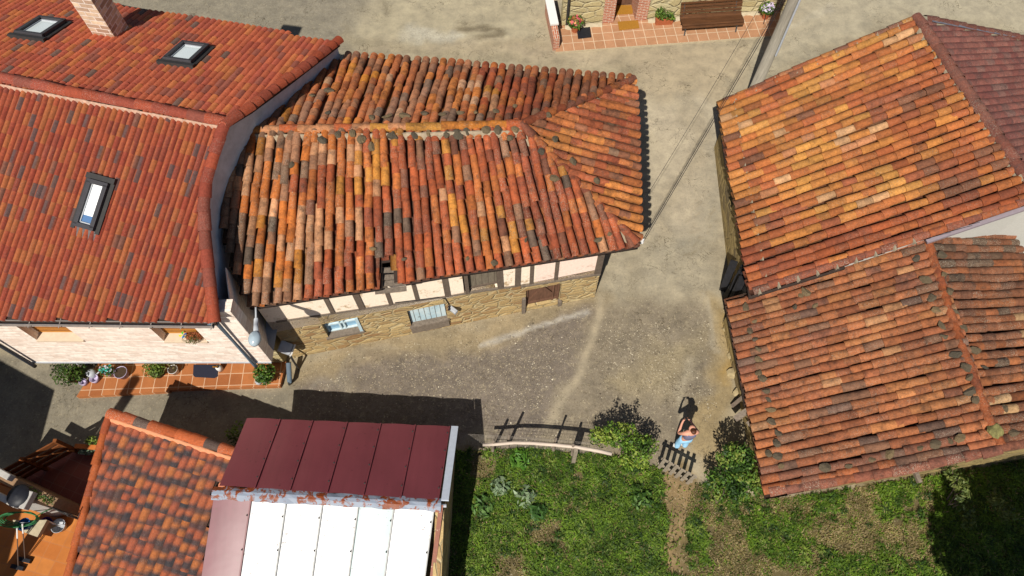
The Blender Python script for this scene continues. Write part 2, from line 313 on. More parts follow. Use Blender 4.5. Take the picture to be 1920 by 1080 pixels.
def canal(B, Q, poly, ncol, expo, palf, seed, r=.1, ur=(0, 1), wob=.012, holes=(), trim=.0, chdark=.5, lich=.2, step=.02, taper=.88, gain=1.):
    rg = np.random.RandomState(seed); vv = np.linspace(-.04, 1.04, 220)
    k0, k1 = int(math.floor(ur[0] * ncol)), int(math.ceil(ur[1] * ncol))
    for k in range(k0, k1):
        for ch in (0, 1):
            u = (k + .5 + (.5 if ch else 0)) / ncol; ins = inpoly(pj(Q.P(np.full(vv.shape, u), vv)), poly)
            if not ins.any(): continue
            va, vb = vv[ins][0], vv[ins][-1]; L = np.linalg.norm(Q.P(u, 1.) - Q.P(u, 0.)); du = 1 / ncol
            v = va - rg.uniform(-.01, .05) / L; lat = rg.normal(0, wob); prev = None; tone = rg.normal(0, .05)
            while v < vb - .05 / L:
                e = expo * rg.uniform(.74, 1.2); TL = min(e * 1.28, (vb - v) * L + .06)
                base = Q.P(u, max(v, -.03)); t, sd, n = Q.fr(u, min(max(v, 0), 1)); lat = lat * .82 + rg.normal(0, wob)
                base = base + sd * lat; yaw = rg.normal(0, wob * 2.2); tt = t * math.cos(yaw) + sd * math.sin(yaw); ss = sd * math.cos(yaw) - t * math.sin(yaw)
                q = pj(base + t * e * .5); skip = any(inpoly(q, h) for h in holes)
                c = drift(rg, palf(q[0], q[1]), base, seed); cc = np.array(alb(*c[:3])) * (1 + rg.normal(0, .08) + tone) * gain * np.array([.85, .84, .72]) * (.74 + .46 * vnoise(base[0], base[1], .5, seed + 3));  cc = np.clip(cc, .008, .7)
                if not skip:
                    if ch: add_tile(B, base - t * .02, tt, ss, n, TL, r * .92, r * 1.02, .04, .025, [*(cc * chdark), lich * .6], -1, False, .75)  # channel tiles darkened: debris and the shade of the gaps, both as colour
                    else:
                        rr = r * rg.uniform(.9, 1.08)
                        add_tile(B, base, tt, ss, n, TL, rr, rr * taper, .042 + step + rg.uniform(0, step * .5), .042, [*cc, max(0, lich * rg.uniform(0, 2))])
                v += e / L
def ridge(B, pts, pal, seed, r=.125, expo=.36, lift=.06, lich=.3, n0=None):
    rg = np.random.RandomState(seed); pts = [np.array(p, float) for p in pts]
    for a, b in zip(pts[:-1], pts[1:]):
        d = b - a; L = np.linalg.norm(d); t = d / L; up = np.array([0, 0, 1.]) if n0 is None else n0; sd = np.cross(t, up); sd /= np.linalg.norm(sd); n = np.cross(sd, t); m = max(1, round(L / expo)); e = L / m
        for i in range(m):
            c = np.array(alb(*pickc(rg, pal)[:3])) * rg.uniform(.8, 1.02); c = c * np.array([.9, .88, .76]); rr = r * rg.uniform(.94, 1.05)
            yaw = rg.normal(0, .02); add_tile(B, a + t * e * i + sd * rg.normal(0, .008), t + sd * yaw, sd - t * yaw, n, e * 1.2, rr, rr * .86, lift + .02, lift, [*c, lich * rg.uniform(0, 2)])
def deck(name, Q, poly, mat, parent, off=-.075, th=.07, N=70, ur=(-.15, 1.15)):
    us = np.linspace(*ur, N); vs = np.linspace(-.03, 1.03, N); U, W = np.meshgrid(us, vs, indexing='ij'); P = Q.P(U, W) + np.array([0, 0, off]); n = N * N
    fi = []; ctr = Q.P((U[:-1, :-1] + U[1:, 1:]) / 2, (W[:-1, :-1] + W[1:, 1:]) / 2); ok = inpoly(pj(ctr), poly)
    for i, j in np.argwhere(ok):
        a, b, c, d = i * N + j, (i + 1) * N + j, (i + 1) * N + j + 1, i * N + j + 1; fi += [(a, b, c, d), (a + n, d + n, c + n, b + n)]
        for (p, q, ii, jj) in ((a, b, i, j - 1), (b, c, i + 1, j), (c, d, i, j + 1), (d, a, i - 1, j)):
            if not (0 <= ii < N - 1 and 0 <= jj < N - 1 and ok[ii, jj]): fi.append((p, p + n, q + n, q))
    v = np.concatenate([P.reshape(-1, 3), P.reshape(-1, 3) - np.array([0, 0, th])]); return npmesh(name, v, fi, None, mat, parent)
def stile(name, O, th, slope, poly, per, row, colf, seed, amp, mat, parent, ext, cuts=(), flash=False, lich=.1, step=.016, stag=True):
    """pressed wave tiles on a plane: O = upper point, th = (up-slope direction, normal)"""
    rg = np.random.RandomState(seed); O = np.array(O, float); t, n = np.array(th[0], float), np.array(th[1], float); t /= np.linalg.norm(t); n /= np.linalg.norm(n); a = np.cross(t, n)
    NX, NY = 9, 5; V_, F_, C_ = [], [], []; cnt = 0
    sx = np.linspace(0, 1, NX); prof = np.abs(np.sin(np.pi * np.clip(sx * 1.04, 0, 1))) ** .75; ys = np.linspace(0, 1, NY)
    for i in range(*ext[0]):
        for j in range(*ext[1]):
            x0 = i * per; y0 = j * row + (rg.uniform(-.006, .006)); ctr = O + a * (x0 + per / 2) + t * (y0 + row / 2)
            if not inpoly(pj(ctr), poly): continue
            col = colf(rg, i, j, pj(ctr)); jit = rg.normal(0, .002)
            X = x0 + sx[None, :] * per; Y = y0 + ys[:, None] * (row * 1.06); h = amp * prof[None, :] + step * (1 - ys[:, None]) + jit
            P = O + X[..., None] * a + Y[..., None] * t + h[..., None] * n; lipr = P[0] - n * (step + .004) + t * .002
            P = np.concatenate([lipr[None], P[:1], P]); V_.append(P.reshape(-1, 3))
            if callable(col): cc = col(np.concatenate([[0, 0], ys])[:, None] + 0 * X[:1], np.tile(sx, (NY + 2, 1)))
            else: cc = np.tile(np.asarray(col), (NY + 2, NX, 1))
            cc = np.concatenate([cc, np.full(cc.shape[:2] + (1,), lich * rg.uniform(0, 2))], -1); C_.append(cc.reshape(-1, 4))
            idx = cnt + np.arange((NY + 2) * NX).reshape(NY + 2, NX); fq = np.stack([idx[:-1, :-1], idx[:-1, 1:], idx[1:, 1:], idx[1:, :-1]], -1); F_.append(np.concatenate([fq[:1], fq[2:]]).reshape(-1, 4)); cnt += (NY + 2) * NX
    o = npmesh(name, np.concatenate(V_), np.concatenate(F_), np.concatenate(C_), mat, parent, True)
    if cuts:
        bm = bmesh.new(); bm.from_mesh(o.data)
        for co, no in cuts: bmesh.ops.bisect_plane(bm, geom=bm.verts[:] + bm.edges[:] + bm.faces[:], plane_co=co, plane_no=no, clear_outer=True)
        bm.to_mesh(o.data); bm.free()
    return o
# ------------------------------------------------------------------ walls
class Wall:
    def __init__(s, p0, p1): s.p0 = np.array(p0[:2], float); d = np.array(p1[:2], float) - s.p0; s.L = np.linalg.norm(d); s.d = d / s.L; s.n = np.array([s.d[1], -s.d[0]])   # n = outward, on the right of p0->p1
    def P(s, a, z, out=0.): q = s.p0 + s.d * a + s.n * out; return Vector((q[0], q[1], z))
    def px(s, x, y): r = ray(x, y); k = ((s.p0 - CC[:2]) @ s.n) / (r[:2] @ s.n); P = CC + k * r; return (P[:2] - s.p0) @ s.d, P[2]
    def build(s, name, mat, parent, z0, z1, holes=(), depth=.35, s0=0, s1=None, out=0., ends=True):
        s1 = s.L if s1 is None else s1; f0 = z0 if callable(z0) else (lambda a: z0); f1 = z1 if callable(z1) else (lambda a: z1)
        S = sorted({s0, s1} | {h[0] for h in holes} | {h[1] for h in holes}); Zc = sorted({h[2] for h in holes} | {h[3] for h in holes}); m = MB()
        for a, b in zip(S[:-1], S[1:]):
            N = max(1, int((b - a) / .8)) if not holes else 1
            for i in range(N):
                aa, bb = a + (b - a) * i / N, a + (b - a) * (i + 1) / N
                lo = [(f0(aa), f0(bb))] + [(z, z) for z in Zc]; hi = [(z, z) for z in Zc] + [(f1(aa), f1(bb))]
                for (l0, l1), (h0, h1) in zip(lo, hi):
                    zc = (l0 + l1 + h0 + h1) / 4; ac = (aa + bb) / 2
                    if h0 <= l0 and h1 <= l1 or any(h[0] < ac < h[1] and h[2] < zc < h[3] for h in holes): continue
                    m.face([s.P(aa, l0, out), s.P(bb, l1, out), s.P(bb, h1, out), s.P(aa, h0, out)], [(aa, l0), (bb, l1), (bb, h1), (aa, h0)])
                m.face([s.P(aa, f1(aa), out), s.P(bb, f1(bb), out), s.P(bb, f1(bb), out - depth), s.P(aa, f1(aa), out - depth)], [(aa, 0), (bb, 0), (bb, depth), (aa, depth)])
                m.face([s.P(aa, f0(aa), out), s.P(aa, f0(aa), out - depth), s.P(bb, f0(bb), out - depth), s.P(bb, f0(bb), out)], [(aa, 0), (aa, depth), (bb, depth), (bb, 0)])
                m.face([s.P(aa, f0(aa), out - depth), s.P(aa, f1(aa), out - depth), s.P(bb, f1(bb), out - depth), s.P(bb, f0(bb), out - depth)], [(aa, 0), (aa, 2), (bb, 2), (bb, 0)]) if not holes else None
        for h in holes:
            for (a, za, b, zb) in ((h[0], h[2], h[1], h[2]), (h[1], h[2], h[1], h[3]), (h[1], h[3], h[0], h[3]), (h[0], h[3], h[0], h[2])):
                m.face([s.P(a, za, out), s.P(b, zb, out), s.P(b, zb, out - depth), s.P(a, za, out - depth)], [(a + za, 0), (b + zb, 0), (b + zb, depth), (a + za, depth)])
        if ends:
            for a in (s0, s1): m.face([s.P(a, f0(a), out), s.P(a, f1(a), out), s.P(a, f1(a), out - depth), s.P(a, f0(a), out - depth)], [(0, f0(a)), (0, f1(a)), (depth, f1(a)), (depth, f0(a))])
        return m.build(name, mat, parent)
    def slab(s, name, mat, parent, a0, a1, z0, z1, out, th, bevel=0.):
        m = MB(); vs = [s.P(a, z, o) for a in (a0, a1) for z in (z0, z1) for o in (out - th, out)]
        m.add(vs, [(0, 1, 3, 2), (4, 6, 7, 5), (0, 4, 5, 1), (2, 3, 7, 6), (0, 2, 6, 4), (1, 5, 7, 3)]); return m.build(name, mat, parent, bevel=bevel)
# ------------------------------------------------------------------ foliage
def leaves(name, blobs, n, size, cols, seed, parent=None, up=.4, ratio=.5, hole=.38, ns=.35):
    rg = np.random.RandomState(seed); w = np.array([b[3] * b[4] * b[5] for b in blobs]); pick = rg.choice(len(blobs), n, p=w / w.sum()); Bb = np.array(blobs)[pick]
    d = rg.normal(size=(n, 3)); d /= np.linalg.norm(d, axis=1)[:, None]; rad = rg.rand(n) ** .38; P = Bb[:, :3] + d * rad[:, None] * Bb[:, 3:6]
    keep = (vnoise(P[:, 0] + P[:, 2] * .7, P[:, 1] - P[:, 2] * .5, ns, seed) > hole) & (P[:, 2] > .02); P = P[keep]; d = d[keep]; n = len(P)
    nor = d * .6 + rg.normal(size=(n, 3)) * .6 + np.array([0, 0, up]); nor /= np.linalg.norm(nor, axis=1)[:, None]
    t = np.cross(nor, rg.normal(size=(n, 3))); t /= np.linalg.norm(t, axis=1)[:, None]; b = np.cross(nor, t); L = size * rg.uniform(.6, 1.3, n)[:, None]
    v = np.stack([P - t * L * .5, P + b * L * ratio * .5 + nor * L * .1, P + t * L * .5, P - b * L * ratio * .5 + nor * L * .1], 1).reshape(-1, 3)
    C = np.array([alb(*c) for c in cols]); tone = vnoise(P[:, 0], P[:, 1] + P[:, 2], ns * 1.3, seed + 5); ci = np.clip(tone + rg.normal(0, .18, n), 0, .999) * len(cols); c = C[ci.astype(int)] * rg.uniform(.75, 1.25, n)[:, None]
    return npmesh(name, v, np.arange(n * 4).reshape(-1, 4), np.repeat(c, 4, 0), M['leaf'], parent)
GREEN = [(58, 82, 28), (84, 112, 40), (104, 132, 48), (132, 152, 62)]
# ================================================================== GROUND
def ground():
    xs = np.concatenate([[-400, -120, -45], np.arange(-23, 23.01, .1), [45, 120, 400]]); ys = np.concatenate([[-400, -60], np.arange(-3, 27.01, .1), [60, 150, 400]])
    X, Y = np.meshgrid(xs, ys, indexing='ij'); x, y = X.ravel(), Y.ravel(); w = [vnoise(x, y, s, i) for i, s in enumerate((2.6, 1.1, .5, .24, .9))]
    wx = x + (w[1] - .5) * .9 + (w[2] - .5) * .4; wy = y + (w[4] - .5) * .9 + (w[3] - .5) * .3
    def C(*c): return np.array(alb(*c))
    col = C(178, 163, 132) * (1 + (w[0] - .5)[:, None] * .25); spk = np.full(x.shape, .3)
    def g(*pts): return [tuple(at(*p)[:2]) for p in pts]
    def zone(poly, c, soft, s, mx=1., ww=1.):
        nonlocal col, spk
        xx, yy = (wx, wy) if ww else (x, y); ins = inpoly(np.stack([xx, yy], -1), poly); d = polydist(xx, yy, poly); k = np.clip(.5 + np.where(ins, d, -d) / (2 * soft), 0, 1) * mx
        col = col * (1 - k[:, None]) + C(*c) * k[:, None]; spk = spk * (1 - k) + s * k
    def streak(pts, c, wd, s, mx=1., ww=1.):
        nonlocal col, spk
        k = np.clip(1.3 - polydist(x + (wx - x) * ww, y + (wy - y) * ww, pts, False) / wd, 0, 1) * mx; col = col * (1 - k[:, None]) + C(*c) * k[:, None]; spk = spk * (1 - k) + s * k
    n2 = vnoise(x, y, .8, 21) * .6 + vnoise(x, y, .33, 22) * .4; col = col * (.84 + .3 * n2)[:, None]
    zone(g((-200, -60), (760, -60), (640, 110), (400, 60), (-200, -20)), (152, 142, 120), .6, .6)
    zone(g((700, -40), (1040, -40), (1040, 100), (900, 140), (660, 60)), (190, 176, 142), .7, .25)
    zone(g((700, 90), (1460, 70), (1340, 220), (1200, 300), (1180, 130), (900, 115)), (190, 172, 138), .4, .12)
    zone(g((1480, -40), (2000, -40), (2000, 80), (1700, 20), (1380, 180)), (180, 168, 138), .4, .25)
    zone(g((1200, 180), (1360, 190), (1350, 560), (1120, 560), (1190, 460)), (180, 167, 138), .5, .4)
    zone(g((1290, 200), (1350, 260), (1350, 420), (1260, 480), (1230, 380)), (166, 156, 132), .4, .45)
    zone(g((540, 690), (760, 620), (1100, 540), (1130, 570), (1120, 610), (1000, 690), (800, 720), (560, 735)), (168, 149, 114), .3, .6)
    zone(g((560, 730), (700, 690), (880, 650), (1090, 592), (1108, 640), (1060, 740), (1035, 830), (880, 835), (560, 830)), (134, 121, 105), .25, .95)
    zone(g((1110, 600), (1200, 560), (1330, 600), (1340, 700), (1300, 830), (1230, 860), (1090, 850), (1040, 800)), (150, 136, 112), .3, .9)
    zone(g((1130, 720), (1210, 640), (1300, 620), (1280, 720), (1200, 760)), (178, 160, 120), .3, .9, .6)
    zone(g((1305, 560), (1372, 560), (1390, 790), (1420, 860), (1310, 860), (1320, 700)), (172, 150, 108), .2, .45)
    zone(g((1345, 580), (1368, 580), (1378, 720), (1350, 720)), (186, 150, 80), .15, .4, .7)
    zone(g((-300, 620), (170, 690), (560, 735), (560, 800), (420, 860), (190, 850), (40, 900), (-300, 900)), (148, 138, 116), .2, .6)
    streak(g((1122, 560), (1118, 610), (1106, 650), (1085, 700), (1060, 748), (1028, 795)), (186, 170, 138), .13, .2, .85, .22); streak(g((905, 640), (985, 620), (1095, 593)), (206, 198, 180), .09, 1., .7, .3); streak(g((560, 830), (640, 700), (720, 668)), (170, 160, 138), .1, .6, .3)
    streak(g((1288, 680), (1292, 740), (1310, 800)), (186, 172, 142), .12, .7, .7); streak(g((1310, 560), (1318, 640), (1325, 660)), (188, 176, 150), .14, .5, .6)
    streak(g((1485, 60), (1570, 0)), (206, 196, 170), .12, .2, .7); streak(g((1340, 200), (1345, 260)), (206, 190, 160), .3, .2, .5)
    streak(g((770, 66), (850, 72)), (212, 204, 180), .35, .9, .6); streak(g((850, 48), (930, 48), (945, 62), (900, 72)), (108, 94, 70), .3, .9, .7); streak(g((690, -20), (740, 22)), (120, 108, 84), .3, .7, .4)
    streak(g((1205, 330), (1215, 250), (1230, 200)), (205, 188, 155), .4, .1, .4)
    for a in range(6): streak(g((1265 + a * 6, 490 - a * 22), (1340, 452 - a * 22)), (146, 132, 104), .03, .3, .7)
    zone(g((850, 842), (1140, 852), (1250, 880), (1320, 900), (1440, 930), (1960, 850), (1960, 1300), (760, 1300)), (112, 98, 58), .12, .9)
    zone(g((1238, 870), (1318, 900), (1290, 960), (1300, 1100), (1240, 1100), (1250, 960)), (170, 140, 96), .25, .6, .8)
    col = col * (.86 + .27 * n2)[:, None] * np.array([.87, .9, .98]); zone(g((1205, 190), (1330, 190), (1320, 420), (1210, 420)), (196, 182, 156), .5, .3, .7); zone(g((1500, -40), (1990, -40), (1990, 70), (1700, 20), (1420, 140)), (186, 176, 152), .4, .3, .6); streak(g((1180, 560), (1250, 400), (1300, 260), (1290, 140)), (150, 138, 114), .35, .5, .35); streak(g((700, 130), (900, 118), (1180, 140)), (150, 138, 112), .3, .6, .4); streak(g((640, 60), (800, 110), (1000, 90)), (160, 148, 120), .2, .6, .4)
    far = (np.abs(x) > 24) | (y < -4) | (y > 28); col[far] = C(120, 118, 70); P = np.stack([x, y, (w[0] - .5) * .0], 1); nx, ny = X.shape; idx = np.arange(nx * ny).reshape(nx, ny)
    f = np.stack([idx[:-1, :-1], idx[1:, :-1], idx[1:, 1:], idx[:-1, 1:]], -1).reshape(-1, 4)
    t = NT('village_concrete'); a = t.attr(); co = t.coord(); f1 = t.noise(2.4, 8, .7, co); f2 = t.noise(16, 6, .78, co); f3 = t.noise(55, 4, .75, co); f4 = t.noise(5, 7, .8, co, .5)
    k = t.mix(1, a.outputs['Color'], t.mix(t.ramp(f1, .3, .7), (.72, .72, .74), (1.18, 1.17, 1.15)), 'MULTIPLY'); al = a.outputs['Alpha']
    k = t.mix(t.math('MULTIPLY', t.ramp(f2, .53, .68), t.math('MULTIPLY', al, .75)), k, alb(66, 56, 42)); k = t.mix(t.math('MULTIPLY', t.ramp(f3, .58, .7), t.math('MULTIPLY', al, .8)), k, alb(214, 200, 168))
    k = t.mix(t.math('MULTIPLY', t.ramp(f4, .56, .68), t.math('MULTIPLY', al, .5)), k, alb(72, 62, 46))
    for sc_, wd, st, sd in ((.8, .004, .75, .46), (2.6, .008, .6, .5)):
        n_ = t.noise(sc_, 5, .55, co, .3); cr = t.math('SUBTRACT', 1., t.ramp(t.math('ABSOLUTE', t.math('SUBTRACT', n_, .5), 0.), wd * .3, wd)); k = t.mix(t.math('MULTIPLY', cr, t.math('MULTIPLY', t.ramp(t.noise(.7, 3, .6, co, sd), .48, .6), st)), k, alb(70, 60, 44))
    vp = t.n('TexVoronoi', _feature='F1', Scale=13.); t.put(vp.inputs['Vector'], co); peb = t.math('SUBTRACT', 1., t.ramp(vp.outputs['Distance'], .16, .3)); sp = t.n('SeparateColor', Color=vp.outputs['Color'])
    k = t.mix(t.math('MULTIPLY', t.math('MULTIPLY', peb, t.ramp(sp.outputs[0], .55, .6)), t.math('MULTIPLY', al, .75)), k, t.mix(sp.outputs[1], alb(206, 192, 160), alb(96, 82, 62)))
    f6 = t.noise(9, 8, .85, co, .2); k = t.mix(t.math('MULTIPLY', t.ramp(f6, .5, .62), t.math('MULTIPLY', al, .4)), k, alb(98, 84, 62)); k = t.mix(t.math('MULTIPLY', t.ramp(t.noise(7, 8, .85, co, .7), .54, .64), t.math('MULTIPLY', al, .45)), k, alb(214, 198, 160))
    t.bump(t.math('ADD', f2, f3), .5, .02); m = t.done(k, .92)
    tag(npmesh('ground', P, f, np.concatenate([col, spk[:, None]], 1), m), kind='structure')
ground()
# ================================================================== OLD TIMBER-FRAMED HOUSE (centre)
PAL_B = [(200, 116, 64, 3.2), (182, 94, 60, 3.4), (162, 84, 60, 2.4), (140, 88, 72, 1.6), (112, 92, 84, .5), (204, 138, 66, 1.2), (206, 150, 116, .25), (152, 110, 90, .6)]
PAL_BW = [(150, 112, 92, 3), (170, 122, 98, 2), (206, 150, 116, 2), (128, 100, 86, 2), (206, 120, 60, 2), (196, 128, 56, .6), (112, 96, 88, 1.3)]
PAL_BN = [(190, 130, 100, 3), (212, 126, 82, 3), (176, 128, 108, 2), (226, 140, 78, 2.6), (222, 172, 142, .7), (158, 126, 112, .8), (230, 150, 66, .9)]  # north slope palettes, here and below, lightened: sunlight put into the tile colour
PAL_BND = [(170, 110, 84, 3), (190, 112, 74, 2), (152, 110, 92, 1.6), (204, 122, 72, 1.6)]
PAL_BE = [(196, 118, 72, 3), (178, 98, 68, 2), (208, 134, 76, 2), (158, 104, 82, 1.2), (166, 88, 64, 1), (136, 106, 90, .5)]
house = empty('stone_house', (-2, 11.5, 0), 'old stone and timber house with a sagging hipped roof of mottled clay tiles', 'house')
QS = Quad(at(450, 569, 4.2), at(1190, 456, 3.65), at(1115, 233, 5.), at(487, 250, 5.5), .12, 3)
QN = Quad(at(1187, 151, 3.7), at(660, 109, 4.3), at(608, 240, 5.38), at(1178, 238, 5.0), .1, 4)
QE = Quad(at(1194, 454, 3.65), at(1187, 151, 3.65), at(978, 95, 5.1), at(978, 389, 5.1), .08, 5)
polyS = [(415, 232), (458, 246), (978, 237), (1090, 355), (1200, 462), (860, 520), (472, 580), (440, 500), (418, 420), (418, 330)]
polyN = [(455, 246), (540, 190), (636, 116), (660, 100), (1190, 146), (978, 237)]; polyE = [(978, 237), (1188, 146), (1200, 300), (1201, 462)]
hole = [(706, 500), (722, 478), (742, 512), (748, 545), (712, 548)]
B = newB()
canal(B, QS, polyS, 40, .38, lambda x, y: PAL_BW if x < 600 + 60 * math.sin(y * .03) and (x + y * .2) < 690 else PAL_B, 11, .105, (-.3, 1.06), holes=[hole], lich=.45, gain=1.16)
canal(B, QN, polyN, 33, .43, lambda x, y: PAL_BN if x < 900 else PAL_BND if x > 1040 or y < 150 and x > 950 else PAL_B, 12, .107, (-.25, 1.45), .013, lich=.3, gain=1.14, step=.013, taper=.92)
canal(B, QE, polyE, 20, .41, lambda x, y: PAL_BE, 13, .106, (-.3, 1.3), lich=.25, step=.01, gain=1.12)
finB(B, 'roof_tiles', M['old'], house)
for nm, Q, p in (('roof_deck', QS, polyS), ('roof_deck', QN, polyN), ('roof_deck', QE, polyE)):
    if Q is QS: p = p[:6] + [(755, 536), (744, 512), (722, 482), (708, 504), (706, 545)] + p[6:]
    deck(nm, Q, p, M['under'], house, ur=(-.5, 1.5))
RW, RE_ = at(458, 248, 5.54), at(978, 236, 5.12); RM = at(860, 240, 5.22); B = newB()
ridge(B, [RW, RM], [(206, 130, 60, 1), (214, 150, 112, 1.5), (196, 100, 58, 2), (212, 150, 70, 1)], 21, .12, .42, .05)
ridge(B, [RM, RE_], [(190, 96, 56, 2), (206, 128, 50, 1)], 24, .12, .4, .05)
ridge(B, [at(1193, 457, 3.66), at(1120, 385, 4.05), at(1060, 322, 4.5), RE_], [(172, 92, 64, 2), (150, 88, 70, 1), (190, 110, 66, 1)], 22, .125, .38, .05)
ridge(B, [at(1186, 152, 3.68), RE_], [(158, 84, 58, 2), (136, 82, 66, 1), (186, 108, 60, 1)], 23, .12, .38, .05)
finB(B, 'ridge_tiles', M['old'], house)
def rough_strip(name, pts, w, h, mat, parent, seed, off=0.):
    rg = random.Random(seed); m = MB(); P = []
    for a, b in zip(pts[:-1], pts[1:]):
        a, b = Vector(a), Vector(b); k = max(2, int((b - a).length / .12)); P += [a.lerp(b, i / k) for i in range(k)]
    P.append(Vector(pts[-1])); rows = []
    for i, p in enumerate(P):
        d = (P[min(i + 1, len(P) - 1)] - P[max(i - 1, 0)]).normalized(); s = Vector((d.y, -d.x, 0)).normalized(); ww = w * rg.uniform(.65, 1.35)
        rows.append([p + s * (off - ww) + Vector((0, 0, -h * .8)), p + s * (off - ww * .6) + Vector((0, 0, h * rg.uniform(.3, .7))), p + s * off + Vector((0, 0, h * rg.uniform(.7, 1.1))), p + s * (off + ww * .6) + Vector((0, 0, h * rg.uniform(.3, .7))), p + s * (off + ww) + Vector((0, 0, -h * .8))])
    b0 = len(m.v); m.v += [tuple(q) for r in rows for q in r]
    for i in range(len(rows) - 1):
        for j in range(4): m.f.append((b0 + i * 5 + j, b0 + i * 5 + j + 1, b0 + i * 5 + 6 + j, b0 + i * 5 + 5 + j)); m.uv.append(None)
    return m.build(name, mat, parent, True)
rough_strip('ridge_mortar', [at(462, 254, 5.53), at(700, 252, 5.35), at(978, 246, 5.12)], .085, .1, M['mortar'], house, 5, .05)
rough_strip('hip_mortar', [RE_ - [0, .1, .03], at(1055, 330, 4.47), at(1118, 392, 4.02), at(1190, 456, 3.63)], .13, .04, M['mortar'], house, 6)
rough_strip('hip_mortar', [RE_ + [.02, .05, -.02], at(1080, 195, 4.4), at(1175, 157, 3.72)], .12, .06, M['mortar'], house, 7)
# --- walls
WB = Wall((-6.2, 7.505), (2.45, 9.45)); dv = lambda a: 2.42 - a * .105
x = WB.px
def rect(a, b, c, d): p = [x(*q) for q in (a, b, c, d)]; return (min(p[0][0], p[3][0]), max(p[1][0], p[2][0]), (p[2][1] + p[3][1]) / 2, (p[0][1] + p[1][1]) / 2)
h1 = (x(612, 625)[0], x(674, 612)[0], .88, 1.72); h2 = (x(768, 600)[0], x(838, 590)[0], .1, 1.5); h3 = (x(986, 560)[0], x(1052, 545)[0], .22, 1.3); hd = (x(868, 530)[0], x(940, 520)[0], 1.86, 3.0)
WB.build('stone_wall', M['rubble'], house, -.1, dv, [h1, h2, h3], .3)
WB2 = Wall(WB.P(0, 0), WB.P(WB.L, 0))
ps = 7.0
WB.build('plaster_wall', M['plaster'], house, dv, lambda a: 3.86 - a * .105, [(hd[0], hd[1], 1.8, 3.14)], .3, 0, ps, .0)
WB.build('plaster_wall', M['plaster_pink'], house, dv, 3.62, [], .3, ps, WB.L, .0)
def post(pa, pb, w, out=.025, name='timber_post'):
    a, b = x(*pa), x(*pb); m = MB(); m.beam(WB.P(a[0], a[1], out - .04), WB.P(b[0], b[1], out - .04), w, .1, tuple(WB.n) + (0,)); return m.build(name, M['darkwood'], house)
for pa, pb, w in (((610, 558), (622, 582), .11), ((664, 548), (679, 578), .16), ((722, 540), (733, 570), .1), ((776, 538), (783, 563), .1), ((833, 520), (840, 557), .15), ((872, 512), (877, 550), .1), ((935, 502), (939, 541), .16), ((972, 492), (970, 536), .15), ((998, 488), (996, 530), .1), ((1046, 482), (1042, 521), .1)):
    p, q = x(*pa), x(*pb); z1 = 3.9 - p[0] * .085; a1 = p[0] + (q[0] - p[0]) * .0
    m = MB(); m.beam(WB.P(a1, z1, -.02), WB.P(q[0], dv(q[0]) - .03, -.02), w, .1, tuple(WB.n) + (0,)); m.build('timber_post', M['darkwood'], house)
m = MB(); m.beam(WB.P(WB.L - .09, 3.6, -.02), WB.P(WB.L - .09, dv(WB.L), -.02), .18, .12, tuple(WB.n) + (0,)); m.build('corner_post', M['darkwood'], house)
m = MB(); m.beam(WB.P(ps - .4, dv(ps) - .02, .0), WB.P(WB.L, dv(WB.L) - .02, 0.), .1, .07); m.build('sill_beam', M['oldwood'], house)
m = MB(); m.beam(WB.P(0.2, dv(.2) - .02, .0), WB.P(ps - .45, dv(ps - .45) - .02, 0.), .05, .07); m.build('sill_beam', M['oldwood'], house)
m = MB(); m.beam(WB.P(6.9, 3.02, .0), WB.P(7.7, 3.06, 0.), .1, .07); m.build('lintel', M['darkwood'], house)
m = MB(); m.beam(WB.P(hd[0] - .05, 3.04, 0), WB.P(hd[1] + .05, 3.04, 0), .12, .12); m.build('lintel', M['oldwood'], house)
# shuttered loft door, small blue window, large blue shutter, brown door
dr = WB.slab('loft_door', M['greywood'], house, hd[0] + .03, hd[1] - .02, 1.9, 2.98, -.1, .05); m = MB()
for i in range(1, 6):
    s = hd[0] + (hd[1] - hd[0]) * i / 6; m.beam(WB.P(s, 1.9, -.098), WB.P(s, 2.98, -.098), .012, .012)
m.beam(WB.P(hd[0] + .03, 1.98, -.09), WB.P(hd[1] - .02, 1.98, -.09), .05, .06); m.build('plank_gap', M['darkwood'], dr)
w1 = WB.slab('small_window', M['blue'], house, h1[0], h1[1], h1[2], h1[3], -.2, .05); m = MB()
for a in (.04, .44, .56, .96): m.beam(WB.P(h1[0] + (h1[1] - h1[0]) * a, h1[2], -.17), WB.P(h1[0] + (h1[1] - h1[0]) * a, h1[3], -.17), .05, .05)
for z in (h1[2] + .03, (h1[2] + h1[3]) / 2, h1[3] - .03): m.beam(WB.P(h1[0], z, -.17), WB.P(h1[1], z, -.17), .05, .05)
m.build('frame', M['blue'], w1)
for a, b in ((.08, .4), (.6, .92)):
    m = MB()
    for z0, z1 in ((.08, .92),): m.face([WB.P(h1[0] + (h1[1] - h1[0]) * q, h1[2] + (h1[3] - h1[2]) * zz, -.196) for q, zz in ((a, z0), (b, z0), (b, z1), (a, z1))])
    m.build('pane', MC.setdefault('bp', None) or MC.__setitem__('bp', glass('bluish_pane', alb(150, 196, 226))) or MC['bp'], w1)
WB.slab('sill', M['oldwood'], w1, h1[0] - .06, h1[1] + .08, h1[2] - .07, h1[2] + .012, .05, .24); WB.slab('jamb', M['blue'], w1, h1[1] - .03, h1[1] + .05, h1[2], h1[3], .03, .25)
w2 = WB.slab('blue_shutter', M['blue'], house, h2[0] + .02, h2[1] - .02, .55, h2[3], -.1, .05); m = MB()
for i in range(1, 7):
    s = h2[0] + (h2[1] - h2[0]) * i / 7; m.beam(WB.P(s, .55, -.099), WB.P(s, h2[3], -.099), .014, .01)
m.build('plank_gap', M['darkwood'], w2)
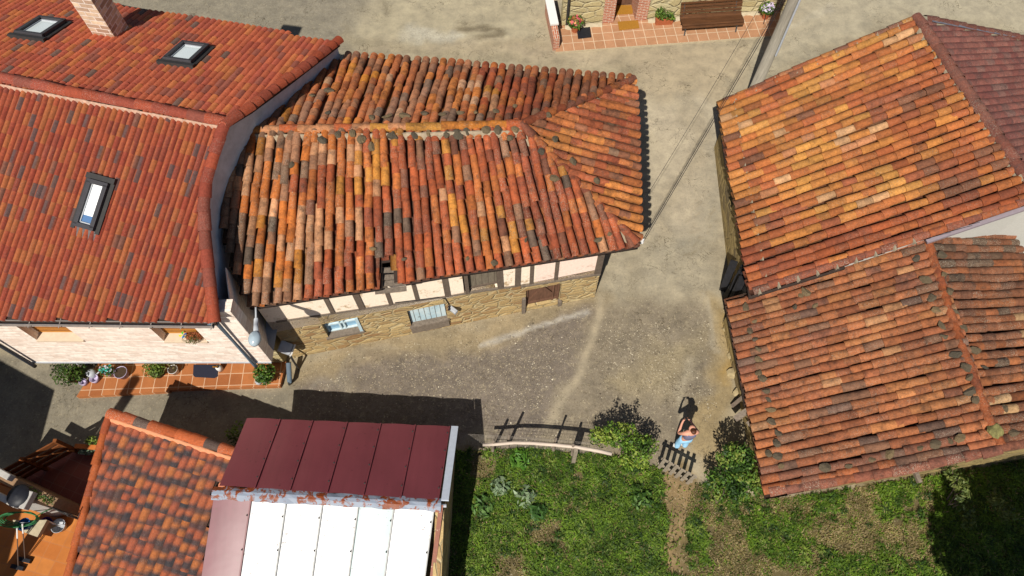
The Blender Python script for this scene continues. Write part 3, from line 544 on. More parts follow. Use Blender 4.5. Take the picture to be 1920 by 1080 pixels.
for i, z in enumerate((.12, .34)):
    q = MB(); q.beam(WB.P(h2[0] - .03, z + .1, .03 + .02 * i), WB.P(h2[1] + .02, z + .13, .03 + .02 * i), .05, .19, tuple(WB.d) + (0,)); q.beam(WB.P(h2[0] - .03, z + .2, .02), WB.P(h2[1] + .02, z + .22, .02), .09, .04); q.build('board', M['oldwood'], w2)
WB.slab('sill', M['oldwood'], w2, h2[0] - .05, h2[1] + .05, .5, .56, .06, .2)
w3 = WB.slab('low_door', M['brownwood'], house, h3[0], h3[1], h3[2], h3[3], -.12, .05); m = MB()
for a, z0, b, z1 in ((.05, 0, .05, 1), (.95, 0, .95, 1), (.05, .96, .95, .96), (.05, .08, .95, .08), (.8, 0, .8, 1), (.1, .2, .5, .9), (.5, .9, .78, .4)): m.beam(WB.P(h3[0] + (h3[1] - h3[0]) * a, h3[2] + (h3[3] - h3[2]) * z0, -.1), WB.P(h3[0] + (h3[1] - h3[0]) * b, h3[2] + (h3[3] - h3[2]) * z1, -.1), .07, .05)
m.build('brace', M['brownwood'], w3)
for a in (h3[0] - .07, h3[0] + 1.02): m = MB(); m.beam(WB.P(a, h3[2] - .3, .02), WB.P(a, h3[2] + (.7 if a < h3[0] else .05), .02), .12, .1, tuple(WB.d) + (0,)); m.build('door_post', M['oldwood'], house)
# other walls, loft boards seen through the hole
WE = Wall(WB.P(WB.L, 0), (3.05, 14.2)); WE.build('stone_wall', M['rubble'], house, -.1, 3.55, [], .4)
WN = Wall((3.05, 14.2), (-4.6, 15.0)); WN.build('stone_wall', M['rubble'], house, -.1, 3.55, [], .4)
for i in range(4):
    m = MB(); p = QS.on(700, 500 + i * 13); q = QS.on(760, 497 + i * 12); m.beam(Vector(p) - Vector((0, 0, .2 + .03 * (i % 2))), Vector(q) - Vector((0, 0, .22)), .13, .03); m.build('loft_board', M['oldwood'], house)
for px in range(480, 1180, 62):
    m = MB()
    e = QS.P(*((px - 450) / 740, .0)); f = QS.P((px - 450) / 740, .22); m.beam(Vector(e) - Vector((0, 0, .17)), Vector(f) - Vector((0, 0, .17)), .09, .1); m.build('rafter_end', M['darkwood'], house)
# ================================================================== MODERN HOUSE (left)
hm = empty('modern_house', (-8, 9, 0), 'two storey house with bright red wave tile roofs, three roof windows and pale stone cladding', 'house')
ZR = 6.55; R1 = at(425, 232, ZR); R0 = at(0, 150, ZR); dR = (R0 - R1)[:2]; dR /= np.linalg.norm(dR); R2 = R1 + np.array([*dR * 11, 0]); SLA = .41
nd = np.array([-dR[1] * -1, dR[0] * -1]); nd = np.array([dR[1], -dR[0]]); nd = nd if nd[1] < 0 else -nd      # down-slope of the front
pl_front = lambda P: ZR - SLA * ((P[:2] - R1[:2]) @ nd); SLB = .37; pl_back = lambda P: ZR + SLB * ((P[:2] - R1[:2]) @ nd)
def onplane(px, py, back=False, off=0.):
    r = ray(px, py); s = SLB if back else -SLA; g = np.array([s * nd[0], s * nd[1], -1]); k = -(ZR + off - s * (R1[:2] @ nd) + g @ CC) / (g @ r); return CC + k * r
FLIP_A = [(188, 92, 66, 5), (176, 80, 62, 3), (194, 112, 70, 2), (164, 80, 66, 1.4), (148, 96, 84, .5)]
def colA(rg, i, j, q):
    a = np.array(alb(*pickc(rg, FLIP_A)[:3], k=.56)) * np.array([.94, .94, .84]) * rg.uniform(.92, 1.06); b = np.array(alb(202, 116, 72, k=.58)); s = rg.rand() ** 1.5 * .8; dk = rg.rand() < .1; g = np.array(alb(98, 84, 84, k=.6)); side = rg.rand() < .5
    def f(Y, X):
        w = np.exp(-((X - .35) / .2) ** 2)[..., None] * s; c = a * (1 - w) + b * w; c = c * (1 - .5 * np.clip((X - .82) * 7, 0, 1))[..., None]  # right edge darkened: channel dirt plus valley shade put into the colour
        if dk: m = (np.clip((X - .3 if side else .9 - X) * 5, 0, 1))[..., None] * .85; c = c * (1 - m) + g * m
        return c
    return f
polyAF = [(-700, 20), (0, 152), (425, 234), (400, 290), (384, 345), (380, 400), (385, 470), (392, 540), (402, 612), (-60, 604), (-700, 600)]
gut = lambda px: onplane(px, 603 + px / 100.)
g0, g1 = gut(-330), gut(402); gd = g1 - g0; gn = Vector((gd[1], -gd[0], 0)).normalized(); gn = gn if gn.y < 0 else -gn
thA = R(17)
hd2 = lambda th, s: (np.array([math.sin(th), math.cos(th), -s * (math.sin(th) * nd[0] + math.cos(th) * nd[1])]), np.array([s * nd[0], s * nd[1], 1]))
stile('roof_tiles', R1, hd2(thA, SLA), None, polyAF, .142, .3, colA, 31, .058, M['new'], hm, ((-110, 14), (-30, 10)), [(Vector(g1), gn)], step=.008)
PALAB = [(208, 112, 84, 5), (194, 100, 82, 3), (212, 128, 84, 2), (172, 102, 90, 1.4), (130, 104, 100, .3)]  # back slope tiles made lighter than the front, in place of sunlight
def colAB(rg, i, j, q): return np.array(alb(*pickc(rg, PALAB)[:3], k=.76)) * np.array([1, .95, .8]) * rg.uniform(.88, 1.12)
polyAB = [(-700, 15), (0, 148), (425, 230), (470, 205), (632, 84), (600, 72), (215, 6), (150, -20), (-100, -80), (-700, -200)]
e0 = at(220, 8, 5.2); e0 = onplane(220, 8, True); e1 = onplane(618, 73, True); bd = e1 - e0; bn = Vector((bd[1], -bd[0], 0)).normalized(); bn = bn if bn.y > 0 else -bn
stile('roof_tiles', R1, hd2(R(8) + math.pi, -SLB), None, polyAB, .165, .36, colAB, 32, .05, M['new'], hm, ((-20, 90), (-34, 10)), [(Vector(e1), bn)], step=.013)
def slabpoly(name, pts, th, mat, parent, dz=-.03):
    m = MB(); P = [Vector(p) + Vector((0, 0, dz)) for p in pts]; Q_ = [p - Vector((0, 0, th)) for p in P]; m.face(P); m.face(Q_[::-1]); n = len(P)
    for i in range(n): m.face([P[i], Q_[i], Q_[(i + 1) % n], P[(i + 1) % n]])
    return m.build(name, mat, parent)
vAf = [onplane(*p) for p in ((424, 236), (404, 290), (389, 345), (384, 400), (389, 470), (396, 540), (404, 606))]
vAb = [onplane(*p, True) for p in ((424, 236), (470, 205), (545, 150), (636, 80))]
slabpoly('roof_deck', [R2] + [R1] + vAf[1:] + [gut(-330)], .1, M['under'], hm); slabpoly('roof_deck', [R2, R1] + vAb[1:] + [onplane(220, 6, True), onplane(-160, -60, True)], .1, M['under'], hm)
B = newB(); PV = [(176, 84, 62, 2), (164, 80, 66, 1.5), (150, 82, 72, 1)]
ridge(B, [R2, R1], PV, 33, .14, .42, .05, .25)
ridge(B, [vAf[-1]] + vAf[-2::-1], PV, 34, .15, .4, .03, .2); ridge(B, [vAb[-1]] + vAb[-2::-1], [(186, 90, 64, 2), (170, 84, 66, 1)], 35, .15, .36, .03, .15)
finB(B, 'ridge_tiles', M['new'], hm)
rough_strip('ridge_mortar', [R2 + [0, -.02, -.01], R1 - [0, 0, .01]], .035, .06, flat('pink_ridge_mortar', alb(196, 158, 136), .95, .3, 14), hm, 9, .13)
def verge_wall(pts, ins):
    m = MB(); P = [np.array(p) for p in pts]; O = [(P[0][:2] + np.array([-.02, 0]), P[0][2] - .1)]; u = 0
    for i in range(1, len(P)):
        d = P[min(i + 1, len(P) - 1)] - P[i - 1]; s = np.array([-d[1], d[0]]); s /= np.linalg.norm(s); O.append((P[i][:2] + s * ins[i], P[i][2] - .12))
    for (a, za), (b, zc) in zip(O[:-1], O[1:]):
        L = np.linalg.norm(b - a); zb = 1.95 if a[1] < 7.8 else 0; m.face([(*a, zb), (*b, zb), (*b, zc), (*a, za)], [(u, zb), (u + L, zb), (u + L, zc), (u, za)]); u += L
    return m.build('gable_wall', M['stucco'], hm)
gw = vAf[::-1][1:] + vAb[1:]; verge_wall(gw, [0, .04, .06, .06, .06, .06, .08, .1, .1, .1])
WA = Wall((-12.2, 6.62), (-6.1, 6.62)); ax = WA.px
wl = (ax(68, 637)[0], ax(160, 640)[0], ax(100, 638)[1], ax(100, 638)[1] + 1.05); wr = (ax(306, 638)[0], ax(392, 643)[0], ax(340, 640)[1], ax(340, 640)[1] + 1.1)
topA = lambda a: float(pl_front(np.array(WA.P(a, 0)))) - .12
WA.build('clad_wall', M['cladding'], hm, 1.93, topA, [wl, wr], .3)
EA = Wall((-6.1, 6.62), tuple(np.array(vAf[-3][:2]) + [.13, 0.])); EA.build('clad_wall', M['cladding'], hm, 1.93, lambda a: 4.85 - .1 * a, [], .02)
m = MB(); m.face([WA.P(0, 1.95, -.0), WA.P(WA.L, 1.95, 0), WA.P(WA.L, 1.95, -1.2), WA.P(0, 1.95, -1.2)]); m.beam(WA.P(0, 1.95, .01), WA.P(WA.L, 1.95, .01), .04, .05); m.build('jetty_soffit', M['greymetal'], hm)
for w in (wl, wr):
    f = WA.slab('window', M['blindorange'], hm, w[0] - .02, w[1] + .02, w[2] + .02, w[3] + .1, -.2, .04); WA.slab('sill', M['sill'], f, w[0] - .0, w[1] + .0, w[2] - .05, w[2] + .012, .03, .25)
    q = MB()
    for z in np.arange(w[2] + .12, w[3], .09): q.beam(WA.P(w[0], z, -.196), WA.P(w[1], z, -.196), .012, .012)
    q.build('shutter_slats', M['slatwood'], f)
WL = Wall((-11.9, 7.32), (-6.4, 7.32)); WL.build('ground_floor_wall', M['yellow_stone'], hm, 0, 1.97, [(2.9, 4.2, .2, 1.9)], .3)
WL.slab('front_door', M['brownwood'], hm, 2.9, 4.2, .2, 1.9, -.2, .05); Wall((-6.4, 7.32), (-6.5, 9.0)).build('ground_floor_wall', M['yellow_stone'], hm, 0, 1.97, [], .3)
Wall((-12.3, 15), (-12.3, 7.3)).build('side_wall', M['stucco'], hm, 0, 4.5, [], .3); Wall((-5.2, 13.6), (-11, 15.2)).build('back_wall', M['stucco'], hm, 0, 4.6, [], .3)
m = MB(); G = [Vector(gut(p)) + Vector((0, -.07, -.06)) for p in np.linspace(-200, 400, 14)]; G = [g_ + Vector((0, .1, .03)) for g_ in G]
for a, b in zip(G[:-1], G[1:]): m.beam(a, b, .012, .1); m.beam(a + Vector((0, -.1, .03)), b + Vector((0, -.1, .03)), .012, .05)
for i in range(12): p = Vector(gut(10 + 57 * i - 240)) + Vector((0, .06, .0)); m.beam(p + Vector((0, -.19, -.02)), p + Vector((0, .03, .0)), .02, .01)
m.beam(G[0] + Vector((0, -.05, -.05)), G[-1] + Vector((0, -.05, -.05)), .11, .01); m.build('gutter', M['gutter'], hm)
for a, top, nm in ((.06, (0, 628), 'downpipe'), (WA.L - .42, (405, 600), 'downpipe')):
    q = MB(); z1 = topA(a) - .12; q.tube([WA.P(a, z1 + .1, .3), WA.P(a, z1 - .12, .1), WA.P(a, 2.0, .08), WA.P(a, 1.85, .08)], .05, 10); q.build(nm, M['pipe'] if a > 1 else flat('dark_pipe', alb(70, 74, 82), .4, .1), hm, True)
# roof windows
def roofwin(px, hw, hl, back, pm, blue, cat='roof_window'):
    c = onplane(*px, back); th = thA if not back else R(8) + math.pi; h_ = hd2(th, -SLB if back else SLA); t = Vector(h_[0]).normalized(); n = Vector(h_[1]).normalized(); a = t.cross(n)
    c = Vector(c) + n * .07; F = lambda u, v, w=0: c + a * u + t * v + n * w; q = MB()
    for u0, v0, u1, v1 in ((-hw, -hl, -hw, hl), (hw, -hl, hw, hl), (-hw - .05, hl, hw + .05, hl), (-hw - .05, -hl, hw + .05, -hl)): q.beam(F(u0, v0, .03), F(u1, v1, .03), .1, .14, tuple(n))
    f = q.build('roof_window', M['frame'], hm, bevel=.008); q = MB()
    for s in (-1, 1): q.beam(F(s * (hw + .1), -hl - .1, -.02), F(s * (hw + .1), hl + .12, -.02), .1, .06, tuple(n))
    q.beam(F(-hw - .15, hl + .12, .0), F(hw + .15, hl + .12, .0), .12, .1, tuple(n)); q.build('flashing', M['iron'], f); q = MB()
    q.face([F(-hw - .1, -hl - .04, -.02), F(hw + .1, -hl - .04, -.02), F(hw + .1, -hl - .26, -.055), F(-hw - .1, -hl - .26, -.055)]); q.build('apron', flat('lead_apron', alb(104, 98, 98), .7, .3, 12), f)
    q = MB(); lo = -hl + .05 + (.2 if blue else 0); q.face([F(-hw + .05, lo, .02), F(hw - .05, lo, .02), F(hw - .05, hl - .05, .02), F(-hw + .05, hl - .05, .02)]); q.build('blind', pm, f)
    if blue: q = MB(); q.face([F(-hw + .05, -hl + .05, .02), F(hw - .05, -hl + .05, .02), F(hw - .05, lo, .02), F(-hw + .05, lo, .02)]); q.build('pane', M['pane_blue'], f)
    q = MB()
    for s in (-1, 1): q.beam(F(s * (hw - .06), -hl + .05, .03), F(s * (hw - .06), hl - .05, .03), .03, .03, tuple(n))
    q.beam(F(-hw + .05, -hl + .07, .03), F(hw - .05, -hl + .07, .03), .04, .03, tuple(n)); q.build('sash', M['greymetal'], f)
roofwin((178, 386), .2, .5, False, M['pane_white'], True)
roofwin((352, 106), .31, .47, True, M['pane'], False); roofwin((80, 58), .32, .47, True, M['pane'], False)
ch = onplane(212, 62, True); q = MB(); rz = R(-10); c0 = Vector((ch[0] - .05, ch[1] + .05, 0)); q.prism([tuple((c0 + Matrix.Rotation(rz, 3, 'Z') @ Vector((sx * .3, sy * .3, 0)))[:2]) for sx, sy in ((-1, -1), (1, -1), (1, 1), (-1, 1))], ch[2] - .5, 7.4)
cm = q.build('chimney', brickmat('chimney_stone', (.66, .52, .36), (.3, .19, .13), (.62, .55, .48), .36, .13, .014), hm); q = MB(); q.box((c0.x, c0.y, 7.48), .74, .74, .12, rz); q.build('cap', M['greymetal'], cm)
# ================================================================== BARN HOUSE (upper right) and LOW BARN (lower right)
hb = empty('barn_house', (9, 12, 0), 'stone house with an ochre clay tile slope and a dusty purple slope behind', 'house')
QC = Quad(at(1412, 547, 2.2), at(1356, 192, 2.2), at(1717, 37, 4.2), at(1945, 375, 4.3), .06, 7)
polyC = [(1345, 190), (1717, 34), (1930, 345), (1960, 366), (1735, 446), (1406, 556)]
PAL_C = [(206, 136, 76, 4), (196, 118, 70, 4), (184, 104, 66, 3), (214, 152, 84, 2), (200, 136, 100, .5), (168, 98, 72, 1.8), (146, 96, 76, 1.), (216, 168, 130, .04)]
PAL_CD = [(190, 110, 68, 3), (178, 96, 62, 3), (160, 88, 64, 2), (200, 126, 70, 1.4)]
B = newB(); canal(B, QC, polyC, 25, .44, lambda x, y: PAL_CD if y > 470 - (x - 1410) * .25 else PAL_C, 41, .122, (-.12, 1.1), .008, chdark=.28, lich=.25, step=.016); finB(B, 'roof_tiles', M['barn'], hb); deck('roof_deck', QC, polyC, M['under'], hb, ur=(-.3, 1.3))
RC0, RC1 = np.array(at(1717, 37, 4.23)), np.array(at(1950, 381, 4.33)); dRC = (RC1 - RC0) / np.linalg.norm(RC1 - RC0)
pole0 = RC0
def colC2(rg, i, j, q): return np.array(alb(*pickc(rg, [(126, 76, 68, 3), (136, 86, 76, 2), (118, 70, 64, 2), (124, 88, 80, 1)])[:3], k=.9)) * rg.uniform(.92, 1.08)
polyC2 = [(1716, 36), (1925, 74), (2300, 140), (2300, 420), (1948, 380)]
t2 = np.array([-math.sin(R(246)), -math.cos(R(246)), -.36]); t2 /= np.linalg.norm(t2); nC2 = np.cross(dRC, t2); nC2 = nC2 if nC2[2] > 0 else -nC2
stile('roof_tiles', RC0, (-t2, nC2), None, polyC2, .235, .4, colC2, 42, .05, M['dusty'], hb, ((-50, 50), (-24, 6)), lich=.35, step=.003)
onC2 = lambda px, py: (lambda r: CC + (np.dot(RC0 - CC, nC2) / np.dot(r, nC2)) * r)(ray(px, py)); slabpoly('roof_deck', [RC0, RC1, onC2(2250, 420), onC2(2250, 142)], .12, M['under'], hb, -.05)
B = newB(); ridge(B, [RC1, RC0], [(146, 88, 78, 1), (152, 98, 88, 1)], 43, .17, .42, .05, .4); ridge(B, [onC2(2050, 101), onC2(1735, 38)], [(130, 78, 70, 1), (120, 72, 66, 1)], 44, .12, .4, .03, .5)
ridge(B, [QC.on(1358, 193), QC.on(1540, 112), QC.on(1716, 37)], PAL_C, 45, .115, .4, .04, .4); ridge(B, [QC.on(1411, 548), QC.on(1560, 500), QC.on(1740, 441), QC.on(1935, 374)], [(160, 92, 72, 2), (184, 104, 66, 1), (140, 90, 76, 1)], 46, .115, .4, .05, .5)
finB(B, 'ridge_tiles', M['dusty'], hb)
rough_strip('ridge_mortar', [QC.on(1718, 52) + [0, 0, .1], QC.on(1826, 208) + [0, 0, .1], QC.on(1914, 345) + [0, 0, .1]], .1, .09, M['grey_mortar'], hb, 51)
rough_strip('eave_mortar', [QC.P(u, .05) + [0, 0, .04] for u in np.linspace(.03, .97, 8)], .035, .1, M['grey_mortar'], hb, 52)
for k in range(9):   # mortar beds between the verge tiles
    for p, q in (((1420 + k * 36, 107 + 546 - 107 - k * 11.6), (1424 + k * 36, 556 - k * 11.6)), ((1374 + k * 38, 184 - k * 16.4), (1378 + k * 38, 194 - k * 16.4))): m = MB(); a, b = QC.on(*p), QC.on(*q); rough_strip('verge_mortar', [Vector(a) + Vector((0, 0, .12)), Vector(b) + Vector((0, 0, .12))], .04, .06, M['grey_mortar'], hb, 60 + k)
Wc = Wall((6.72, 15.0), (6.46, 8.6)); Wc.build('stone_wall', M['rubble_dry'], hb, 0, 2.12, [(Wc.px(1366, 385)[0] - .25, Wc.px(1366, 385)[0] + .25, .9, 1.5)], .35)
Wc.slab('vent_window', M['greymetal'], hb, Wc.px(1366, 385)[0] - .25, Wc.px(1366, 385)[0] + .25, .9, 1.5, -.1, .05)
Wn = Wall((15, 16.0), (6.72, 14.9)); Wn.build('stone_wall', M['rubble_dry'], hb, 0, 2.1, [], .35)
ga, gb, gc = QC.on(1425, 552), QC.on(1740, 452), QC.on(1950, 381); m = MB()
for a, b in ((ga, gb), (gb, gc), (gc, onC2(2250, 424))): m.face([(a[0], a[1] + .12, 0), (b[0], b[1] + .12, 0), (b[0], b[1] + .12, b[2] - .1), (a[0], a[1] + .12, a[2] - .1)])
m.build('gable_wall', M['white_stucco'], hb)
m = MB(); m.beam(Vector(gb) + Vector((.0, .02, -.07)), Vector(gc) + Vector((0, .02, -.07)), .1, .08); m.build('verge_board', flat('lilac_trim', alb(150, 138, 146), .6, .1), hb)
m = MB(); a, b = onC2(1745, 44) + [0, 0, .1], onC2(1905, 74) + [0, 0, .1]; m.beam(Vector(a), Vector(b), .07, .02); m.build('verge_flashing', flat('dull_lead', alb(120, 122, 134), .5, .3, 5), hb)
# low barn
hd_ = empty('low_barn', (9, 6, 0), 'low stone barn with brownish orange clay tiles held down by loose stones at lower right', 'barn')
QD = Quad(at(1441, 926, 1.5), at(1371, 565, 1.5), at(1735, 458, 3.2), at(1870, 840, 3.15), .12, 8)
polyD = [(1360, 563), (1412, 553), (1735, 446), (1800, 620), (1874, 836), (1874, 846), (1436, 932)]
PAL_D = [(174, 108, 74, 5), (162, 98, 70, 4), (182, 120, 80, 2.5), (146, 92, 74, 2), (118, 90, 82, 1), (192, 140, 104, .15), (140, 100, 82, 1.2)]
PAL_DS = [(142, 92, 76, 3), (120, 90, 80, 2), (176, 102, 66, 1.5)]
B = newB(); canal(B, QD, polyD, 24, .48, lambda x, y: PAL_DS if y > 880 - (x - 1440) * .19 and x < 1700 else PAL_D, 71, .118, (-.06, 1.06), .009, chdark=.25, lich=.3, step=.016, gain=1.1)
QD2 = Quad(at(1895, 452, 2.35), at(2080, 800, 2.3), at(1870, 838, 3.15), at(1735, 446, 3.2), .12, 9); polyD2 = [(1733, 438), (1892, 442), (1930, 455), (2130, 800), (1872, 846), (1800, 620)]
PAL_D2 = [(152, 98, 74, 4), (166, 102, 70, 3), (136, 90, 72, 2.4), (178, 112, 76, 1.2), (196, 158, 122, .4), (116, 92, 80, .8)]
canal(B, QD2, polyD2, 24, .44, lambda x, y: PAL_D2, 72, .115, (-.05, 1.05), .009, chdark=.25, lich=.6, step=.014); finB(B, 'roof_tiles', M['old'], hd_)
deck('roof_deck', QD, polyD, M['under'], hd_); deck('roof_deck', QD2, polyD2, M['under'], hd_)
B = newB(); rd = [QD.on(*p) for p in ((1869, 836), (1830, 735), (1785, 610), (1752, 510), (1734, 447))]; ridge(B, rd, [(178, 100, 64, 2), (166, 92, 64, 1)], 73, .115, .42, .07, .3)
ridge(B, [QD.on(1442, 923), QD.on(1600, 897), QD.on(1740, 872), QD.on(1868, 843)], [(160, 98, 82, 2), (150, 96, 84, 1), (176, 104, 76, 1)], 74, .13, .36, .05, .7); ridge(B, [QD2.on(1990, 818), QD2.on(1872, 840)], [(150, 96, 80, 1)], 75, .12, .38, .04, .4)
finB(B, 'ridge_tiles', M['old'], hd_); rough_strip('ridge_mortar', [p - [0, 0, .02] for p in rd], .1, .06, M['grey_mortar'], hd_, 76)
Wd = Wall((6.12, 8.6), (6.4, 3.62)); Wd.build('stone_wall', M['rubble_dry'], hd_, 0, 1.45, [], .35)
Ws = Wall((6.4, 3.6), (11.2, 4.3)); Ws.build('stone_wall', M['rubble_dry'], hd_, 0, lambda a: 1.45 + a * .32, [], .35); Ws2 = Wall((11.2, 4.3), (14.4, 4.75)); Ws2.build('stone_wall', M['rubble_dry'], hd_, 0, lambda a: 2.98 - a * .3, [], .35)
m = MB(); p = Ws.px(1712, 880); m.beam(Ws.P(p[0], p[1] + .05, -.2), Ws.P(p[0] + .03, p[1], .34), .1, .1); m.build('beam_end', M['oldwood'], hd_)
# --- loose stones on the two old roofs
SV = [MB().stone((0, 0, 0), 1, 100 + i, .55) for i in range(7)]; SM = []
for s in SV:
    me = bpy.data.meshes.new('roof_stone'); me.from_pydata(s.v, [], s.f); me.materials.append(M['roofstone']); SM.append(me)
rs = random.Random(8)
def stones(Q, pts, label, group, sz=.12):
    for i, (px, py) in enumerate(pts):
        u, v = Q.inv(px, py); p = Q.P(u, v); t, sd, n = Q.fr(u, v); o = bpy.data.objects.new('roof_stone', SM[rs.randrange(7)]); COL.objects.link(o); k = sz * rs.uniform(.62, 1.15)
        o.scale = (k * 1.15, k, k); o.rotation_euler = Vector(n).to_track_quat('Z', 'Y').to_euler(); o.rotation_euler.rotate_axis('Z', rs.uniform(0, 6.3)); o.location = Vector(p) + Vector(n) * .165; tag(o, label, 'stone', group)
c2 = lambda ox, oy, l, s=3.: [(ox + a / s, oy + b / s) for a, b in l]
stones(QN, c2(640, 0, [(175, 695), (260, 690), (358, 683), (468, 672), (568, 677), (668, 667), (757, 663), (868, 660), (975, 628)]) + [(616, 222), (587, 190), (619, 180)], 'grey stone laid on the far slope of the old middle house, just behind its ridge', 'stones behind the middle house ridge')
stones(QS, c2(640, 0, [(68, 765), (285, 770), (120, 800), (172, 835), (410, 775), (490, 760), (590, 765), (655, 770), (705, 752), (812, 740), (880, 742), (975, 740), (945, 785), (1118, 860), (1195, 1010)]) + [(636, 257), (679, 266), (549, 314), (608, 268), (736, 260)], 'grey stone laid just below the mortared ridge on the near slope of the middle house', 'stones below the middle house ridge', .13)
stones(QS, c2(640, 360, [(180, 325), (357, 383), (705, 380), (855, 405), (1433, 275), (1500, 240), (1033, 275)]), 'small flat stone resting near the front eave tiles of the middle house', 'stones near the front eave', .1)
stones(QE, [(1068, 310), (1035, 268), (1113, 345), (1022, 222)], 'grey stone resting on the narrow hip end tiles of the middle house', 'stones on the hip end', .12)
stones(QD, c2(1280, 360, [(355, 658), (405, 740), (380, 795), (410, 843), (425, 895), (428, 955), (430, 1030), (450, 1060)]) + c2(1280, 720, [(470, 50), (485, 100), (495, 155), (500, 225), (535, 283), (530, 342), (485, 400), (535, 412), (555, 470)]), 'rounded grey stone in the row along the left eave of the low barn', 'stones along the barn eave', .125)
stones(QD, c2(1280, 720, [(797, 475), (930, 470), (1062, 435), (1160, 400), (1330, 370), (1415, 350), (1500, 333), (1550, 315)]), 'dark grey stone in the row beside the bottom verge of the low barn', 'stones along the barn verge', .12)
stones(QD, c2(1280, 360, [(1310, 390), (1360, 510), (1395, 610), (1420, 680), (1450, 765), (1460, 825), (1525, 925), (1590, 1000), (1605, 1055)]) + c2(1280, 720, [(1605, 55), (1640, 100)]), 'grey stone beside the ridge on the left slope of the low barn', 'stones left of the barn ridge', .14)
stones(QD2, c2(1280, 360, [(1430, 370), (1440, 480), (1475, 575), (1510, 690), (1550, 780), (1610, 905), (1665, 1000)]) + c2(1280, 720, [(1780, 150), (1830, 285)]), 'grey stone beside the ridge on the right slope of the low barn', 'stones right of the barn ridge', .14)
stones(QD, c2(1280, 360, [(665, 598), (690, 575), (632, 660), (745, 650)]), 'loose stone lying out on the open tiles of the low barn near its top edge', 'stones out on the barn tiles', .13)
ms = MB().stone((0, 0, 0), .2, 131, .4).build('roof_stone', M['mossstone']); ms.location = Vector(QD.on(1856, 812)) + Vector((0, 0, .2)); tag(ms, 'flat slab yellow with moss at the bottom end of the low barn ridge', 'stone')
# ================================================================== TIN-ROOFED SHED
he = empty('tin_shed', (-4, 3, 0), 'low shed roofed in maroon and white metal sheets with a rusty ridge flashing', 'shed')
QEN = Quad(at(463, 784, 1.7), at(843.5, 800, 1.55), at(822, 938, 2.32), at(411, 911, 2.32)); us = [0, .165, .325, .495, .66, .83, 1.]
def sheetpanel(Q, u0, u1, name, mat, bow=.028, v0=0, v1=1., lipw=.02):
    n, k = 7, 9; V_ = []; m = MB()
    for i in range(n):
        a = i / (n - 1)
        for j in range(k):
            u, v = u0 + (u1 - u0) * a, v0 + (v1 - v0) * j / (k - 1); t, sd, nn = Q.fr(u, v); V_.append(Q.P(u, v) + nn * (bow * math.sin(math.pi * a) ** .7 + .004 * math.sin(v * 9 + u * 20)))
    F_ = [(i * k + j, (i + 1) * k + j, (i + 1) * k + j + 1, i * k + j + 1) for i in range(n - 1) for j in range(k - 1)]; m.add(V_, F_); o = m.build(name, mat, he, True)
    q = MB(); a = [Vector(Q.P(u1, v0 + (v1 - v0) * j / 6) + np.array([0, 0, .02])) for j in range(7)]
    for x0, x1 in zip(a[:-1], a[1:]): q.beam(x0, x1, .03, .05)
    q.build('seam', M['maroon'] if mat is not M['white_sheet'] and mat is not M['cyan_sheet'] else flat('seam_grey', alb(176, 176, 174), .5, .2), o); q = MB()
    for j in range(4): p = Vector(Q.P(u1 - .006, v0 + (v1 - v0) * (.1 + .25 * j)) + np.array([0, 0, .05])); q.lathe(p, [(0, .014), (.014, .01), (.02, 0), (.02, -.02)], 8)
    q.build('screws', M['iron'], o); return o
for a, b in zip(us[:-1], us[1:]): sheetpanel(QEN, a, b, 'roof_panel', M['maroon'])
QES = Quad(at(378, 1080, 1.72), at(797, 1080, 1.72), at(815, 946, 2.3), at(402, 925, 2.3)); ws = [0, .172, .332, .497, .66, .82, 1.]
for i, (a, b) in enumerate(zip(ws[:-1], ws[1:])): sheetpanel(QES, a, b, 'roof_panel', M['maroon_worn'] if i == 0 else M['cyan_sheet'] if i == 4 else M['white_sheet'], .014, -.7, 1.)
q = MB(); q.beam(QES.P(1.035, -.7) + [0, 0, .01], QES.P(1.03, 1.) + [0, 0, .01], .1, .05); q.build('edge_trim', M['rust'], he)
q = MB(); q.beam(QEN.P(1.025, 0) + [0, 0, .02], QEN.P(1.03, 1.) + [0, 0, .03], .17, .05); q.build('edge_trim', M['pale_trim'], he)
q = MB(); n = 30; rg = random.Random(4)
def fl(i, off, dz): p = np.array(at(398, 924, 2.33)) * (1 - i / n) + np.array(at(827, 948, 2.33)) * (i / n); return (p[0] + .02 * off, p[1] + off, p[2] + dz)
ed = [(rg.uniform(-.025, .025), rg.uniform(-.02, .02), rg.uniform(0, .02)) for _ in range(n + 1)]; b0 = 0
for i in range(n + 1): q.v += [fl(i, .16 + ed[i][0], -.03 + ed[i][2]), fl(i, .05, .035 + ed[i][2]), fl(i, -.03, .035), fl(i, -.14 + ed[i][1], -.015 + ed[i][2])]
for i in range(n):
    for j in range(3): q.f.append((i * 4 + j, i * 4 + j + 1, i * 4 + 5 + j, i * 4 + 4 + j)); q.uv.append(None)
q.build('ridge_flashing', M['flashing'], he)
q = MB(); p = Vector(at(827, 948, 2.3)); q.tube([p + Vector((-.1, 0, -.02)), p + Vector((.12, 0, -.02))], .04, 10); q.build('pipe_end', M['greymetal'], he)
wn0, wn1 = at(470, 800, 1.6), at(838, 812, 1.5)
Ee = Wall((-1.62, -.6), (-1.5, 4.7)); Ee.build('block_wall', M['rubble'], he, 0, lambda a: 1.5 + .7 * max(0, 1 - abs(a - 3.55) / 2.3), [], .2)
Wall((-1.5, 4.72), (-6.35, 4.9)).build('block_wall', M['rubble'], he, 0, 1.5, [], .2); Wall((-6.4, 4.9), (-6.6, -.6)).build('block_wall', M['rubble'], he, 0, 1.7, [], .2)
